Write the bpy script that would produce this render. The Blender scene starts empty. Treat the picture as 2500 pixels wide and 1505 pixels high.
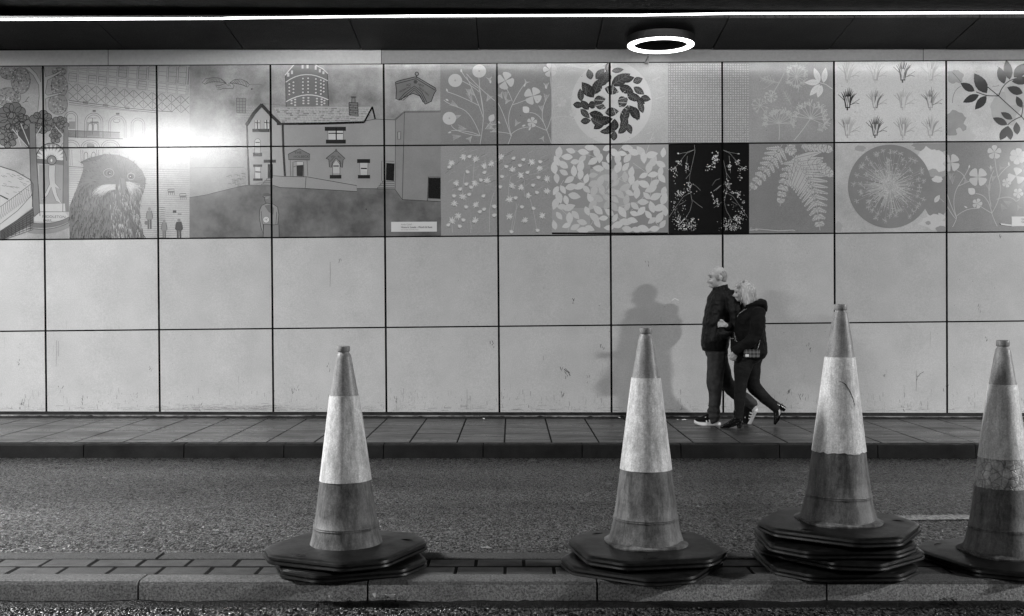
# tuning values: lamp powers (W), emission of the lit diffusers, gloss of the enamel
LPOW_C, LPOW_B, LPOW_H, LPOW_E, LPOW_G, LPOW_W, LPOW_R = 1300, 3200, 550, 700, 60, 130, 2
LPOW_S = 190
LED_E, RING_E = 4.0, 4.5
ENAM_R = 0.185
import bpy, bmesh, math, random
import numpy as np
from mathutils import Vector, Matrix, noise
PI = math.pi
SC = bpy.context.scene
COL = SC.collection
random.seed(7)

# ------------------------------------------------------------------ camera
F = 2600.0                      # focal length in pixels of the 2500 px wide photograph
CAMZ = 1.456
PITCH = math.atan((752.5 - 735.0) / F)
cam_d = bpy.data.cameras.new('camera'); cam = bpy.data.objects.new('camera', cam_d); COL.objects.link(cam)
cam.location = (0, 0, CAMZ); cam.rotation_euler = (PI/2 - PITCH, 0, 0)
cam_d.sensor_width = 36; cam_d.lens = 36 * F / 2500; cam_d.clip_end = 500; cam_d.clip_start = 0.05
cam_d.dof.use_dof = False
SC.camera = cam

# ------------------------------------------------------------------ world (night outside the underpass)
w = bpy.data.worlds.new('World'); SC.world = w; w.use_nodes = True
nt = w.node_tree; bg = nt.nodes['Background']
sky = nt.nodes.new('ShaderNodeTexSky'); sky.sky_type = 'NISHITA'; sky.sun_disc = False
sky.sun_elevation = math.radians(1.0); sky.sun_rotation = math.radians(200)
bw = nt.nodes.new('ShaderNodeRGBToBW')
nt.links.new(sky.outputs[0], bw.inputs[0]); nt.links.new(bw.outputs[0], bg.inputs[0])
bg.inputs[1].default_value = 0.012

SC.view_settings.view_transform = 'Standard'; SC.view_settings.look = 'None'
SC.view_settings.exposure = 0.0; SC.view_settings.gamma = 1.0
SC.render.engine = 'CYCLES'

# ------------------------------------------------------------------ lamps of the underpass ceiling
def area_lamp(name, loc, power, size, rot=(0, 0, 0), shape='DISK', size_y=None, spread=None):
    l = bpy.data.lights.new(name, 'AREA'); l.energy = power; l.shape = shape; l.size = size
    if size_y: l.size_y = size_y
    if spread: l.spread = spread
    o = bpy.data.objects.new(name, l); o.location = loc; o.rotation_euler = rot; COL.objects.link(o); return o
L_C = dict(loc=(-5.85, 4.85, 4.33), power=LPOW_C)
L_B = dict(loc=(12.0, 2.8, 4.33), power=LPOW_B)
L_H = dict(loc=(14.0, 5.4, 4.33), power=LPOW_H)
L_E = dict(loc=(-10.0, -3.5, 4.33), power=LPOW_E)
L_G = dict(loc=(3.4, -2.0, 4.33), power=LPOW_G)
L_W = dict(loc=(-7.2, 10.6, 4.2), power=LPOW_W)
L_R = dict(loc=(1.62, 11.66, 4.21), power=LPOW_R)

# ------------------------------------------------------------------ helpers
def lin(v):
    v = v / 255.0
    return v / 12.92 if v <= 0.04045 else ((v + 0.055) / 1.055) ** 2.4
_cp, _sp = math.cos(PITCH), math.sin(PITCH)
def ray(px, py):
    u = (px - 1250.0) / F; v = (752.5 - py) / F
    return Vector((u, _cp + v * _sp, v * _cp - _sp))
KY = 0.0156                      # the far wall recedes a little to the right
WALL_D = 12.1
def wall_pt(px, py, off=0.0):    # a point of the wall's face that off metres stands proud of it
    d = ray(px, py); t = (WALL_D - off) / (d.y - KY * d.x)
    return Vector((0, 0, CAMZ)) + d * t
def at_depth(px, py, D):
    d = ray(px, py); return Vector((0, 0, CAMZ)) + d * (D / d.y)

def tag(o, label=None, cat=None, group=None, kind=None):
    if label: o['label'] = label
    if cat: o['category'] = cat
    if group: o['group'] = group
    if kind: o['kind'] = kind
    return o
def empty(name, loc=(0, 0, 0), rz=0.0):
    o = bpy.data.objects.new(name, None); o.location = loc; o.rotation_euler = (0, 0, rz); o.empty_display_size = .1
    COL.objects.link(o); return o

class MB:
    def __init__(s): s.v = []; s.f = []; s.c = []; s.m = []
    def poly(s, pts, col=None, mat=0):
        i = len(s.v); s.v += [tuple(p) for p in pts]; s.f.append(tuple(range(i, i + len(pts)))); s.c.append(col or (1, 0, 0)); s.m.append(mat)
    def face(s, idx, col=None, mat=0):
        s.f.append(tuple(idx)); s.c.append(col or (1, 0, 0)); s.m.append(mat)
    def box(s, x0, y0, z0, x1, y1, z1, col=None, mat=0, T=None, bev=0.0):
        P = [(x0, y0, z0), (x1, y0, z0), (x1, y1, z0), (x0, y1, z0), (x0, y0, z1), (x1, y0, z1), (x1, y1, z1), (x0, y1, z1)]
        if bev:
            P[4:] = [(x0 + bev, y0 + bev, z1), (x1 - bev, y0 + bev, z1), (x1 - bev, y1 - bev, z1), (x0 + bev, y1 - bev, z1)]
            M = [(x0, y0, z1 - bev), (x1, y0, z1 - bev), (x1, y1, z1 - bev), (x0, y1, z1 - bev)]
            P += M
        if T: P = [T(*p) for p in P]
        i = len(s.v); s.v += [tuple(p) for p in P]
        if bev: Q = [(3, 2, 1, 0), (4, 5, 6, 7), (0, 1, 9, 8), (1, 2, 10, 9), (2, 3, 11, 10), (3, 0, 8, 11), (8, 9, 5, 4), (9, 10, 6, 5), (10, 11, 7, 6), (11, 8, 4, 7)]
        else: Q = [(3, 2, 1, 0), (4, 5, 6, 7), (0, 1, 5, 4), (1, 2, 6, 5), (2, 3, 7, 6), (3, 0, 4, 7)]
        for q in Q: s.face([i + k for k in q], col, mat)
    def lathe(s, prof, n=48, cx=0, cy=0, col=None, mat=0, sq=None):
        i = len(s.v)
        for (r, z) in prof:
            for k in range(n):
                a = 2 * PI * k / n; rr = r * (sq(a, z) if sq else 1)
                s.v.append((cx + rr * math.cos(a), cy + rr * math.sin(a), z))
        for j in range(len(prof) - 1):
            for k in range(n):
                k2 = (k + 1) % n
                s.face([i + j * n + k, i + j * n + k2, i + (j + 1) * n + k2, i + (j + 1) * n + k], col, mat)
    def tube(s, pts, r, n=8, col=None, mat=0, cap=True):
        pts = [Vector(p) for p in pts]; rs = r if isinstance(r, (list, tuple)) else [r] * len(pts)
        i = len(s.v); up = Vector((0, 0, 1))
        for j, p in enumerate(pts):
            d = (pts[min(j + 1, len(pts) - 1)] - pts[max(j - 1, 0)]).normalized()
            if abs(d.dot(up)) > .95: a = d.cross(Vector((0, 1, 0))).normalized()
            else: a = d.cross(up).normalized()
            b = d.cross(a).normalized()
            for k in range(n):
                t = 2 * PI * k / n; s.v.append(tuple(p + a * (math.cos(t) * rs[j]) + b * (math.sin(t) * rs[j])))
        for j in range(len(pts) - 1):
            for k in range(n):
                k2 = (k + 1) % n; s.face([i + j * n + k, i + (j + 1) * n + k, i + (j + 1) * n + k2, i + j * n + k2], col, mat)
        if cap:
            s.face([i + k for k in range(n)], col, mat); j = len(pts) - 1; s.face([i + j * n + k for k in range(n)][::-1], col, mat)
    def build(s, name, mats, parent=None, smooth=False, autosmooth=None, normals=True):
        me = bpy.data.meshes.new(name); me.from_pydata(s.v, [], s.f)
        for m in (mats if isinstance(mats, (list, tuple)) else [mats]): me.materials.append(m)
        me.polygons.foreach_set('material_index', s.m)
        ca = me.color_attributes.new('Col', 'FLOAT_COLOR', 'CORNER')
        arr = np.ones((len(me.loops), 4), dtype=np.float32); k = 0
        for p, c in zip(s.f, s.c):
            n = len(p); arr[k:k + n, :3] = c; k += n
        ca.data.foreach_set('color', arr.ravel())
        me.validate(); me.update()
        if normals:
            b = bmesh.new(); b.from_mesh(me); bmesh.ops.recalc_face_normals(b, faces=b.faces); b.to_mesh(me); b.free()
        if smooth:
            me.polygons.foreach_set('use_smooth', [True] * len(me.polygons))
            if autosmooth:
                try: me.set_sharp_from_angle(angle=math.radians(autosmooth))
                except Exception: pass
        o = bpy.data.objects.new(name, me); COL.objects.link(o)
        if parent: o.parent = parent
        return o

# ------------------------------------------------------------------ materials
def mat(name, base=.5, rough=.5, spec=.5, metal=0.0, emit=None):
    m = bpy.data.materials.new(name); m.use_nodes = True; n = m.node_tree
    b = n.nodes['Principled BSDF']
    b.inputs['Base Color'].default_value = (base, base, base, 1); b.inputs['Roughness'].default_value = rough
    b.inputs['Specular IOR Level'].default_value = spec; b.inputs['Metallic'].default_value = metal
    if emit is not None:
        b.inputs['Emission Color'].default_value = (1, 1, 1, 1); b.inputs['Emission Strength'].default_value = emit
    return m
class NG:
    def __init__(s, m): s.t = m.node_tree; s.b = s.t.nodes['Principled BSDF']; s.co = s.t.nodes.new('ShaderNodeTexCoord')
    def L(s, a, b): s.t.links.new(a, b)
    def n(s, typ, **kw):
        x = s.t.nodes.new(typ)
        for k, v in kw.items():
            if k in x.inputs: x.inputs[k].default_value = v
            else: setattr(x, k, v)
        return x
    def noise(s, scale, detail=4, rough=.55, vec=None, stretch=None, dist=0):
        v = vec or s.co.outputs['Object']
        if stretch:
            mp = s.n('ShaderNodeMapping'); mp.inputs['Scale'].default_value = stretch; s.L(v, mp.inputs[0]); v = mp.outputs[0]
        x = s.n('ShaderNodeTexNoise'); x.inputs['Scale'].default_value = scale; x.inputs['Detail'].default_value = detail
        x.inputs['Roughness'].default_value = rough; x.inputs['Distortion'].default_value = dist; s.L(v, x.inputs['Vector']); return x.outputs['Fac']
    def voro(s, scale, feature='F1', vec=None, out='Distance', stretch=None):
        v = vec or s.co.outputs['Object']
        if stretch:
            mp = s.n('ShaderNodeMapping'); mp.inputs['Scale'].default_value = stretch; s.L(v, mp.inputs[0]); v = mp.outputs[0]
        x = s.n('ShaderNodeTexVoronoi'); x.feature = feature; x.inputs['Scale'].default_value = scale; s.L(v, x.inputs['Vector']); return x.outputs[out]
    def ramp(s, fac, stops):
        r = s.n('ShaderNodeMapRange'); s.L(fac, r.inputs[0])
        r.inputs[1].default_value, r.inputs[3].default_value = stops[0]; r.inputs[2].default_value, r.inputs[4].default_value = stops[1]; return r.outputs[0]
    def math(s, op, a, b=None, c=None):
        x = s.n('ShaderNodeMath'); x.operation = op
        for i, q in enumerate((a, b, c)):
            if q is None: continue
            if isinstance(q, (int, float)): x.inputs[i].default_value = q
            else: s.L(q, x.inputs[i])
        return x.outputs[0]
    def bump(s, h, dist=.01, strength=1.0, prev=None):
        x = s.n('ShaderNodeBump'); x.inputs['Distance'].default_value = dist; x.inputs['Strength'].default_value = strength
        s.L(h, x.inputs['Height'])
        if prev is not None: s.L(prev, x.inputs['Normal'])
        return x.outputs[0]
    def col(s, v): s.L(v, s.b.inputs['Base Color'])
    def rough(s, v): s.L(v, s.b.inputs['Roughness'])
    def norm(s, v): s.L(v, s.b.inputs['Normal'])

M = {}
# enamel panels: Col.r = printed tone, Col.g = strength of its mottling, Col.b = strength of grain
m = mat('enamel_print', .6, .22, .5); g = NG(m)
at = g.n('ShaderNodeAttribute'); at.attribute_name = 'Col'
sep = g.n('ShaderNodeSeparateColor'); g.L(at.outputs['Color'], sep.inputs[0])
big = g.noise(2.6, 4, .55); med = g.noise(9.0, 5, .65); fine = g.noise(90, 2, .6)
mix = g.math('ADD', g.math('MULTIPLY', g.math('SUBTRACT', big, .5), 4.0), g.math('MULTIPLY', g.math('SUBTRACT', med, .5), 1.6))
mm = g.math('ADD', 1.0, g.math('MULTIPLY', mix, sep.outputs[1]))
gr = g.math('ADD', 1.0, g.math('MULTIPLY', g.math('SUBTRACT', fine, .5), g.math('MULTIPLY', sep.outputs[2], 2.0)))
c = g.math('MAXIMUM', g.math('MULTIPLY', g.math('MULTIPLY', sep.outputs[0], mm), gr), 0.004)
cc = g.n('ShaderNodeCombineColor'); [g.L(c, cc.inputs[i]) for i in range(3)]
g.col(cc.outputs[0])
g.rough(g.ramp(g.noise(30, 5, .65), ((.3, ENAM_R - .01), (.7, ENAM_R + .02))))
g.norm(g.bump(g.noise(170, 2, .5), .0006, .35))
M['enamel'] = m
m = mat('joint_dark', .004, .8, .1); M['joint'] = m
for nm_, k_ in (('fascia', .85), ('fascia_lit', 1.9)):  # one fascia metal in two tones, the left lengths with lamp light in their colour
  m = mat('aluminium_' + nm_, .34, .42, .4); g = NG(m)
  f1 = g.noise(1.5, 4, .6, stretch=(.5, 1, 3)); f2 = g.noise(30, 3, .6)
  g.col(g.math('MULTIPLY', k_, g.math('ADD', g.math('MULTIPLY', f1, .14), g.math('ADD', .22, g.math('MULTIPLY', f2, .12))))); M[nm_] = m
m = mat('soffit_mesh', .035, .55, .15); g = NG(m)
v = g.voro(75, 'F1', stretch=(1, 1, .01)); r = g.ramp(v, ((.28, .001), (.5, .017)))
g.col(g.math('MULTIPLY', r, g.ramp(g.noise(2.0, 4, .6), ((.3, .6), (.7, 1.5))))); g.norm(g.bump(v, .002, .6)); M['soffit'] = m
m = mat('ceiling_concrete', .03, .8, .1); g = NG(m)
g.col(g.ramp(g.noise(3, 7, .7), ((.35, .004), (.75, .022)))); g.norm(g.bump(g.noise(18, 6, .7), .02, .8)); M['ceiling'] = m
# wet asphalt
m = mat('wet_asphalt', .03, .3, .34); g = NG(m)
v = g.voro(80, 'F1'); v2 = g.voro(80, 'F1', out='Color'); n1 = g.noise(45, 4, .6)
bwn = g.n('ShaderNodeRGBToBW'); g.L(v2, bwn.inputs[0])
stone = g.math('MULTIPLY', g.ramp(bwn.outputs[0], ((.25, .002), (.8, .035))), g.ramp(g.noise(88, 2, .9, stretch=(1, .30, 1)), ((.42, .1), (.66, 4.5))))  # depth-stretched noise lightens sparse stones, painting wet glints into the colour
tr = g.ramp(g.noise(.9, 4, .6, stretch=(.25, 1.2, 1)), ((.3, .55), (.7, 1.45)))
g.col(g.math('MULTIPLY', stone, tr))
spk = g.noise(88, 2, .9, stretch=(1, .30, 1)); g.L(g.math('MULTIPLY', g.ramp(spk, ((.46, .01), (.68, 2.7))), tr), g.b.inputs['Specular IOR Level'])
g.rough(g.ramp(g.noise(30, 3, .6), ((.3, .16), (.7, .42))))
hh = g.math('ADD', g.math('MULTIPLY', g.math('SUBTRACT', 1.0, v), 1.0), g.math('MULTIPLY', bwn.outputs[0], .8))
g.norm(g.bump(hh, .011, 1.0, g.bump(n1, .012, .6))); M['asphalt'] = m
# paving slabs
m = mat('wet_paving', .06, .4, .5); g = NG(m)
n1 = g.noise(1.2, 5, .65); n2 = g.noise(14, 5, .7); n3 = g.noise(75, 2, .8, stretch=(1, .4, 1))
a = g.math('MULTIPLY', g.ramp(n1, ((.3, .022), (.7, .052))), g.ramp(n2, ((.3, .75), (.7, 1.25))))
g.col(g.math('MULTIPLY', a, g.ramp(n3, ((.35, .62), (.65, 1.38)))))
g.rough(g.ramp(g.noise(2.2, 5, .7, stretch=(.6, 2, 1)), ((.35, .20), (.65, .5))))
g.norm(g.bump(g.noise(220, 3, .6), .0015, .7, g.bump(g.noise(6, 3, .5), .006, .5))); M['paving'] = m
m = mat('kerb_dark', .03, .5, .07); g = NG(m)
g.col(g.math('MULTIPLY', g.ramp(g.noise(5, 6, .7), ((.3, .006), (.7, .016))), g.ramp(g.noise(180, 2, .6), ((.3, .7), (.7, 1.35)))))
g.rough(g.ramp(g.noise(12, 4, .6), ((.3, .35), (.7, .7))))
g.norm(g.bump(g.noise(120, 4, .6), .004, 1.0)); M['kerb_dark'] = m
m = mat('kerb_concrete', .2, .8, .3); g = NG(m)
big = g.ramp(g.noise(2.2, 6, .7), ((.3, .20), (.7, .40)))
gn = g.ramp(g.noise(120, 3, .75), ((.36, .45), (.64, 1.6)))
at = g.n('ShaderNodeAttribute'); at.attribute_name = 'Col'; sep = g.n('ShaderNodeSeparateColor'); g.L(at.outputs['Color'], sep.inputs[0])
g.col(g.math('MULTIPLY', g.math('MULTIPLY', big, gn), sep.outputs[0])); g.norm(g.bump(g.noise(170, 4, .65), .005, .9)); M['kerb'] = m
m = mat('block_paver', .08, .55, .25); g = NG(m)
at = g.n('ShaderNodeAttribute'); at.attribute_name = 'Col'; sep = g.n('ShaderNodeSeparateColor'); g.L(at.outputs['Color'], sep.inputs[0])
c = g.math('MULTIPLY', g.math('MULTIPLY', g.ramp(g.noise(9, 5, .7), ((.3, .032), (.7, .07))), g.ramp(g.noise(240, 2, .6), ((.3, .8), (.7, 1.25)))), sep.outputs[0])
g.col(c); g.norm(g.bump(g.noise(200, 3, .6), .002, .8)); g.rough(g.ramp(g.noise(8, 3, .6), ((.3, .45), (.7, .7)))); M['paver'] = m
m = mat('grout_dark', .005, .9, .08); M['grout'] = m
m = mat('road_paint', .5, .5); g = NG(m)
wn = g.noise(60, 4, .8); g.col(g.ramp(wn, ((.44, .02), (.58, .45)))); g.norm(g.bump(g.voro(105), .003, 1)); M['paint'] = m
m = mat('led_diffuser', .8, .5, emit=LED_E); M['led'] = m
m = mat('ring_diffuser', .8, .5, emit=RING_E); M['ring'] = m
m = mat('lamp_housing', .008, .5, .12); M['housing'] = m
m = mat('galvanised', .25, .4, .5, metal=.6); M['metal'] = m
m = mat('paper_scrap', .75, .6); M['paper'] = m
m = mat('wet_debris', .006, .4, .2); g = NG(m); g.norm(g.bump(g.noise(60, 4, .7), .01, 1)); M['debris'] = m
m = mat('grit_flecks', .32, .6); M['flecks'] = m
# ================================================================== GROUND
def zfar(x): return -0.003 * x            # the far side falls slightly to the right
ISL_F, ISL_B, ISL_Z = 4.236, 4.726, 0.340  # traffic island: front face, back edge, top
def road_z(x, y):
    if y <= ISL_F + .01: return 0.250
    if y < ISL_B: return .255
    t = min(1, max(0, (y - ISL_B) / (9.82 - ISL_B)))
    return 0.262 * (1 - t) ** 1.0 + (zfar(x)) * t
def road_edge(x):  # ragged tar line at the foot of the near kerb
    return 0.008 * noise.noise((x * 6, 3.1, 0)) + .006 * noise.noise((x * 23, 1.2, 0))
mb = MB(); xs = np.linspace(-22, 22, 89); ys = [-8, -4, 0, 2, 3, 3.6, 4.0, 4.15, 4.24, 4.4, 4.6, 4.72, 4.9, 5.5, 6.5, 8, 9.0, 9.6, 9.9, 10.4]
for y in ys:
    for x in xs: mb.v.append((x, y + (KY * x if y > 5 else 0), road_z(x, y)))
for j in range(len(ys) - 1):
    for i in range(len(xs) - 1):
        a = j * len(xs) + i; mb.face((a, a + 1, a + 1 + len(xs), a + len(xs)))
road = mb.build('road', M['asphalt'], smooth=True); tag(road, kind='structure')

# ragged dark tar fillet where the near road meets the island kerb
mb = MB(); n = 500
for i in range(n + 1):
    x = -6 + 12 * i / n; e = road_edge(x)
    h = .262 + .007 * noise.noise((x * 5, 0, 5)) + .005 * noise.noise((x * 30, 0, 9))
    mb.v += [(x, ISL_F - .06 + e, .2502), (x, ISL_F - .03 + e, .250 + .8 * (h - .250)), (x, ISL_F + .012, h)]
for i in range(n):
    for k in range(2): a = i * 3 + k; mb.face((a, a + 3, a + 4, a + 1))
tag(mb.build('road_tar_edge', M['debris'], smooth=True), kind='structure')

# far pavement: slabs as real plates over a dark bed
def TF(x, y, z): return (x, y + KY * x, z + zfar(x))
PV = .13
mb = MB(); mb.box(-22, 9.95, -.1, 22, 12.3, PV - .004, T=TF)
pav_bed = mb.build('pavement_bed', M['grout']); tag(pav_bed, kind='structure')
mb = MB(); x0 = -.071 - 45 * .4445; rr = random.Random(3)
for i in range(92):
    xa = x0 + i * .4445; off = (i % 2) * .225
    y = 9.962 - off; g_ = .008
    while y < 12.06:
        ya, yb = max(y, 9.962), min(y + .445, 12.06)
        if yb - ya > .03:
            dz = rr.uniform(-.0015, .0012); tn = rr.uniform(.82, 1.12)
            mb.box(xa + g_, ya + .004, PV - .03, xa + .4445 - g_, yb - .004, PV + dz, col=(tn, 0, 0), T=TF, bev=.002)
        y += .45
pav = mb.build('pavement', M['paving']); tag(pav, kind='structure')
# far kerb stones
mb = MB()
kx = (1179.5 - 1250) / 264.0 - 22 * .9155; i = 0
while kx < 21:
    dz = rr.uniform(-.002, .002); dy = rr.uniform(-.003, .003)
    prof = [(9.958, -.05), (9.958, PV + .001), (9.838, PV), (9.826, PV - .005), (9.820, PV - .014), (9.812, -.05)]
    for a, b in zip(prof[:-1], prof[1:]):
        mb.poly([TF(kx + .004, a[0] + dy, a[1] + dz), TF(kx + .911, a[0] + dy, a[1] + dz), TF(kx + .911, b[0] + dy, b[1] + dz), TF(kx + .004, b[0] + dy, b[1] + dz)])
    for xe in (kx + .004, kx + .911): mb.poly([TF(xe, p[0] + dy, p[1] + dz) for p in prof])
    kx += .9155; i += 1
kerb = mb.build('pavement_kerb', M['kerb_dark']); tag(kerb, kind='structure')
mb = MB(); mb.box(-22, 9.85, -.05, 22, 9.95, PV - .012, T=TF); tag(mb.build('kerb_bed', M['grout']), kind='structure')

# traffic island: front kerb, two rows of block paving, back kerb
mb = MB()
mb.box(-8, ISL_F + .02, .2, 8, ISL_B - .01, ISL_Z - .0045)
tag(mb.build('island_bed', M['grout']), kind='structure')
mb = MB(); pitch = 561.7 / 614; k0 = (335 - 1250) / 614 - 8 * pitch
for i in range(18):
    a = k0 + i * pitch + .004; b = a + pitch - .008; dz = rr.uniform(-.002, .002)
    prof = [(ISL_F + .105, .2), (ISL_F + .105, ISL_Z), (ISL_F + .022, ISL_Z), (ISL_F + .008, ISL_Z - .004), (ISL_F, ISL_Z - .016), (ISL_F - .004, .2)]
    N = 14
    for q, (p, r_) in enumerate(zip(prof[:-1], prof[1:])):
        kc = ((.26,.26,.26), (.26,.26,.26), (.27,.27,.27), (.24,.24,.24), (1.15,1.15,1.15))[q]  # front face brightened, top dimmed in colour, imitating low frontal light; lip is dirty
        for k in range(N):
            xa, xb = a + (b - a) * k / N, a + (b - a) * (k + 1) / N
            pts = [(xa, *p), (xb, *p), (xb, *r_), (xa, *r_)]
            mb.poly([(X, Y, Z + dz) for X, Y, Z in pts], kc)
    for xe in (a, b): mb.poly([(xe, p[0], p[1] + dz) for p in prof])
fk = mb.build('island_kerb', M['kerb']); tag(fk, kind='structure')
mb = MB()
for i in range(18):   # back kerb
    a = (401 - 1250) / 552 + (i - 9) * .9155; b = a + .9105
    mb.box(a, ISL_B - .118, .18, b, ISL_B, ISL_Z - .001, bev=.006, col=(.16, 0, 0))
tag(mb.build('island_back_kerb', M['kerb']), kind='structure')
mb = MB(); bp = .2042
rows = [(4.350, 4.474, (147 - 1250) / 588), (4.480, 4.603, (238 - 1250) / 571)]
rows = [(4.350, 4.466, (157.0 / 1 - 1250) / 580 + .0175), (4.484, 4.598, (232 - 1250) / 573 - .0105)]
for ya, yb, ph in rows:
    for i in range(-26, 60):
        a = ph + i * bp; tn = rr.uniform(.75, 1.15)
        mb.box(a + .0045, ya, .22, a + bp - .0045, yb, ISL_Z - .002 + rr.uniform(-.0015, .001), bev=.005, col=(tn, 0, 0))
tag(mb.build('block_paving', M['paver']), kind='structure')

# worn white lane dash on the road, right
mb = MB()
for (xa, xb, ya, yb) in [((2180, 1262), (2352, 1260), 1271, 1274)][:0]: pass
def road_pt(px, py, dz=.004):
    d = ray(px, py)
    z = .13
    for _ in range(12):
        t = (z - CAMZ) / d.z; p = Vector((0, 0, CAMZ)) + d * t; z = road_z(p.x, p.y - KY * p.x)
    p.z += dz; return p
P = [road_pt(2186, 1261), road_pt(2352, 1258.5), road_pt(2420, 1269), road_pt(2210, 1271.5)]
N = 40
for i in range(N):
    a, b = i / N, (i + 1) / N
    j1, j2 = .02 * noise.noise((i * .8, 0, 0)), .02 * noise.noise(((i + 1) * .8, 0, 0))
    mb.poly([P[3].lerp(P[2], a) + Vector((0, j1, 0)), P[3].lerp(P[2], b) + Vector((0, j2, 0)), P[0].lerp(P[1], b), P[0].lerp(P[1], a)])
tag(mb.build('road_marking', M['paint']), kind='structure')

# pale flecks of grit lying on the wet road
mb = MB()
for (px, py, w_) in [(1486, 1184, .026), (1403, 1166, .012), (1704, 1239, .016), (1802, 1208, .02), (1821, 1193, .014), (1835, 1207, .012), (1300, 1126, .05), (1420, 1226, .01), (870, 1128, .02), (528, 1298, .014), (392, 1147, .02), (1185, 1340, .03), (590, 1204, .01), (1660, 1165, .02), (2010, 1140, .03)]:
    p = road_pt(px, py, .006)
    mb.poly([p + Vector((-w_, 0, 0)), p + Vector((-w_ * .3, -.012, .002)), p + Vector((w_, -.004, 0)), p + Vector((w_ * .4, .014, .002))])
tag(mb.build('road_flecks', M['flecks']), 'scattered pale flecks of grit lying on the wet road', 'grit', kind='stuff')

# ================================================================== CEILING
# main concrete ceiling
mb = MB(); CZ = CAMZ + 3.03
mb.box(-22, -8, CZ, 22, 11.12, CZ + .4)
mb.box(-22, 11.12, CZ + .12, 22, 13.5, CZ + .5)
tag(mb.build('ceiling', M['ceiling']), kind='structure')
# bumpy patches of spalled concrete on the ceiling are in its material; a round repair patch
def ceil_pt(px, py, z=None):
    d = ray(px, py); z = CZ if z is None else z
    return Vector((0, 0, CAMZ)) + d * ((z - CAMZ) / d.z)
# sloping mesh soffit between the strip light and the wall, in separate panels
SOF_A = lambda x: Vector((x, 11.15 + KY * x, CAMZ + 2.955 + .0052 * x))     # near edge (upper)
SOF_B = lambda x: Vector((x, 12.06 + KY * x, CAMZ + 2.845 + .0042 * x))     # at the wall
soff = empty('soffit'); tag(soff, 'dark perforated metal soffit sloping down from the light strip to the wall', 'soffit')
sx = (1163 - 1250) / 232.0
for i in range(-9, 10):
    a = sx + i * 1.325 + .005; b = a + 1.315
    o1 = rr.uniform(-.004, .004)
    mb = MB(); up = Vector((0, 0, .03)); dn = Vector((0, 0, o1))
    A, B, Cc, D = SOF_A(a), SOF_A(b), SOF_B(b), SOF_B(a)
    mb.poly([A + dn, B + dn, Cc + dn, D + dn]); mb.poly([A + up, B + up, Cc + up, D + up])
    mb.poly([A + dn, B + dn, B + up, A + up]); mb.poly([B + dn, Cc + dn, Cc + up, B + up]); mb.poly([Cc + dn, D + dn, D + up, Cc + up]); mb.poly([D + dn, A + dn, A + up, D + up])
    mb.build('soffit_panel', M['soffit'], soff)
mb = MB(); mb.poly([SOF_A(-20) + Vector((0, 0, .04)), SOF_A(20) + Vector((0, 0, .04)), SOF_B(20) + Vector((0, 0, .04)), SOF_B(-20) + Vector((0, 0, .04))])
mb.build('backing', M['grout'], soff)

# LED strip light along the upper edge of the soffit: channel and diffuser lengths
ls = empty('strip_light'); tag(ls, 'long glowing white light strip running along the top edge of the dark soffit', 'strip light')
kn = [(-1300, 55), (0, 48.5), (543, 45.0), (830, 41.0), (1650, 35.5), (1790, 33.5), (2500, 31.5), (3800, 27)]
kn = [(-1300, 55, 1.75), (0, 48.5, 1.75), (543, 45.8, 1.75), (552, 45.0, 1.75), (1000, 39.5, 1.9), (1560, 37.5, 1.85), (1780, 33.5, 1.95), (2500, 31.5, 1.95), (3800, 27, 1.95)]
pts = [at_depth(px, py, 11.10 + KY * (px - 1250) / 234) for px, py, r_ in kn]
for i in range(len(pts) - 1):
    a, b = pts[i], pts[i + 1]; r_ = kn[i][2] / 234.0
    mb = MB()
    Y = Vector((0, .0125, 0)); Zv = Vector((0, 0, r_))
    d = (b - a).normalized() * .002
    for s_ in (1,):
        q = [a + d - Y - Zv, b - d - Y - Zv, b - d + Y - Zv, a + d + Y - Zv]; u = [p + Zv * 2 for p in q]
        mb.poly(q); mb.poly(u)
        for k in range(4): mb.poly([q[k], q[(k + 1) % 4], u[(k + 1) % 4], u[k]])
    mb.build('diffuser', M['led'], ls)
    mb = MB(); q = [p + Zv * 2 + Vector((0, 0, .001)) for p in [a - Y * 1.3 - Zv, b - Y * 1.3 - Zv, b + Y * 2 - Zv, a + Y * 2 - Zv]]; u = [p + Vector((0, 0, .03)) for p in q]
    mb.poly(q); mb.poly(u)
    for k in range(4): mb.poly([q[k], q[(k + 1) % 4], u[(k + 1) % 4], u[k]])
    mb.build('channel', M['housing'], ls)

# ring lamps
def ring_lamp(loc, label, group):
    r_ = empty('ring_lamp', loc); tag(r_, label, 'ceiling lamp', group)
    mb = MB(); mb.lathe([(.30, .015), (.362, .015), (.366, .03), (.366, .10), (.30, .108)], 72); mb.lathe([(.264, .02), (.26, .10)], 72)
    mb.lathe([(.001, .10), (.363, .101)], 72)
    mb.build('housing', M['housing'], r_, smooth=True, autosmooth=40)
    mb = MB(); mb.lathe([(.292, .02), (.290, .004), (.295, -.003), (.350, -.003), (.362, .004), (.362, .014)], 72)
    mb.build('diffuser', M['ring'], r_, smooth=True, autosmooth=40)
    return r_
rp = at_depth(1613, 113, 11.66)
ring = ring_lamp(rp, 'glowing white ring lamp hanging under the dark mesh soffit above the leaf wreath', 'ring lamps under the ceiling')
for L in (L_C, L_B, L_H, L_E, L_G, L_W):
    area_lamp('lamp_light', L['loc'], L['power'], 2.5 if L is L_C else .72, shape='ELLIPSE', size_y=.42 if L is L_C else .72)
area_lamp('lamp_light', (rp.x, rp.y, rp.z - .03), L_R['power'], .6)
area_lamp('lamp_light', (0, 10.98, CAMZ + 2.93), LPOW_S, 30, shape='RECTANGLE', size_y=.03, rot=(math.radians(28), 0, 0))

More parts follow.
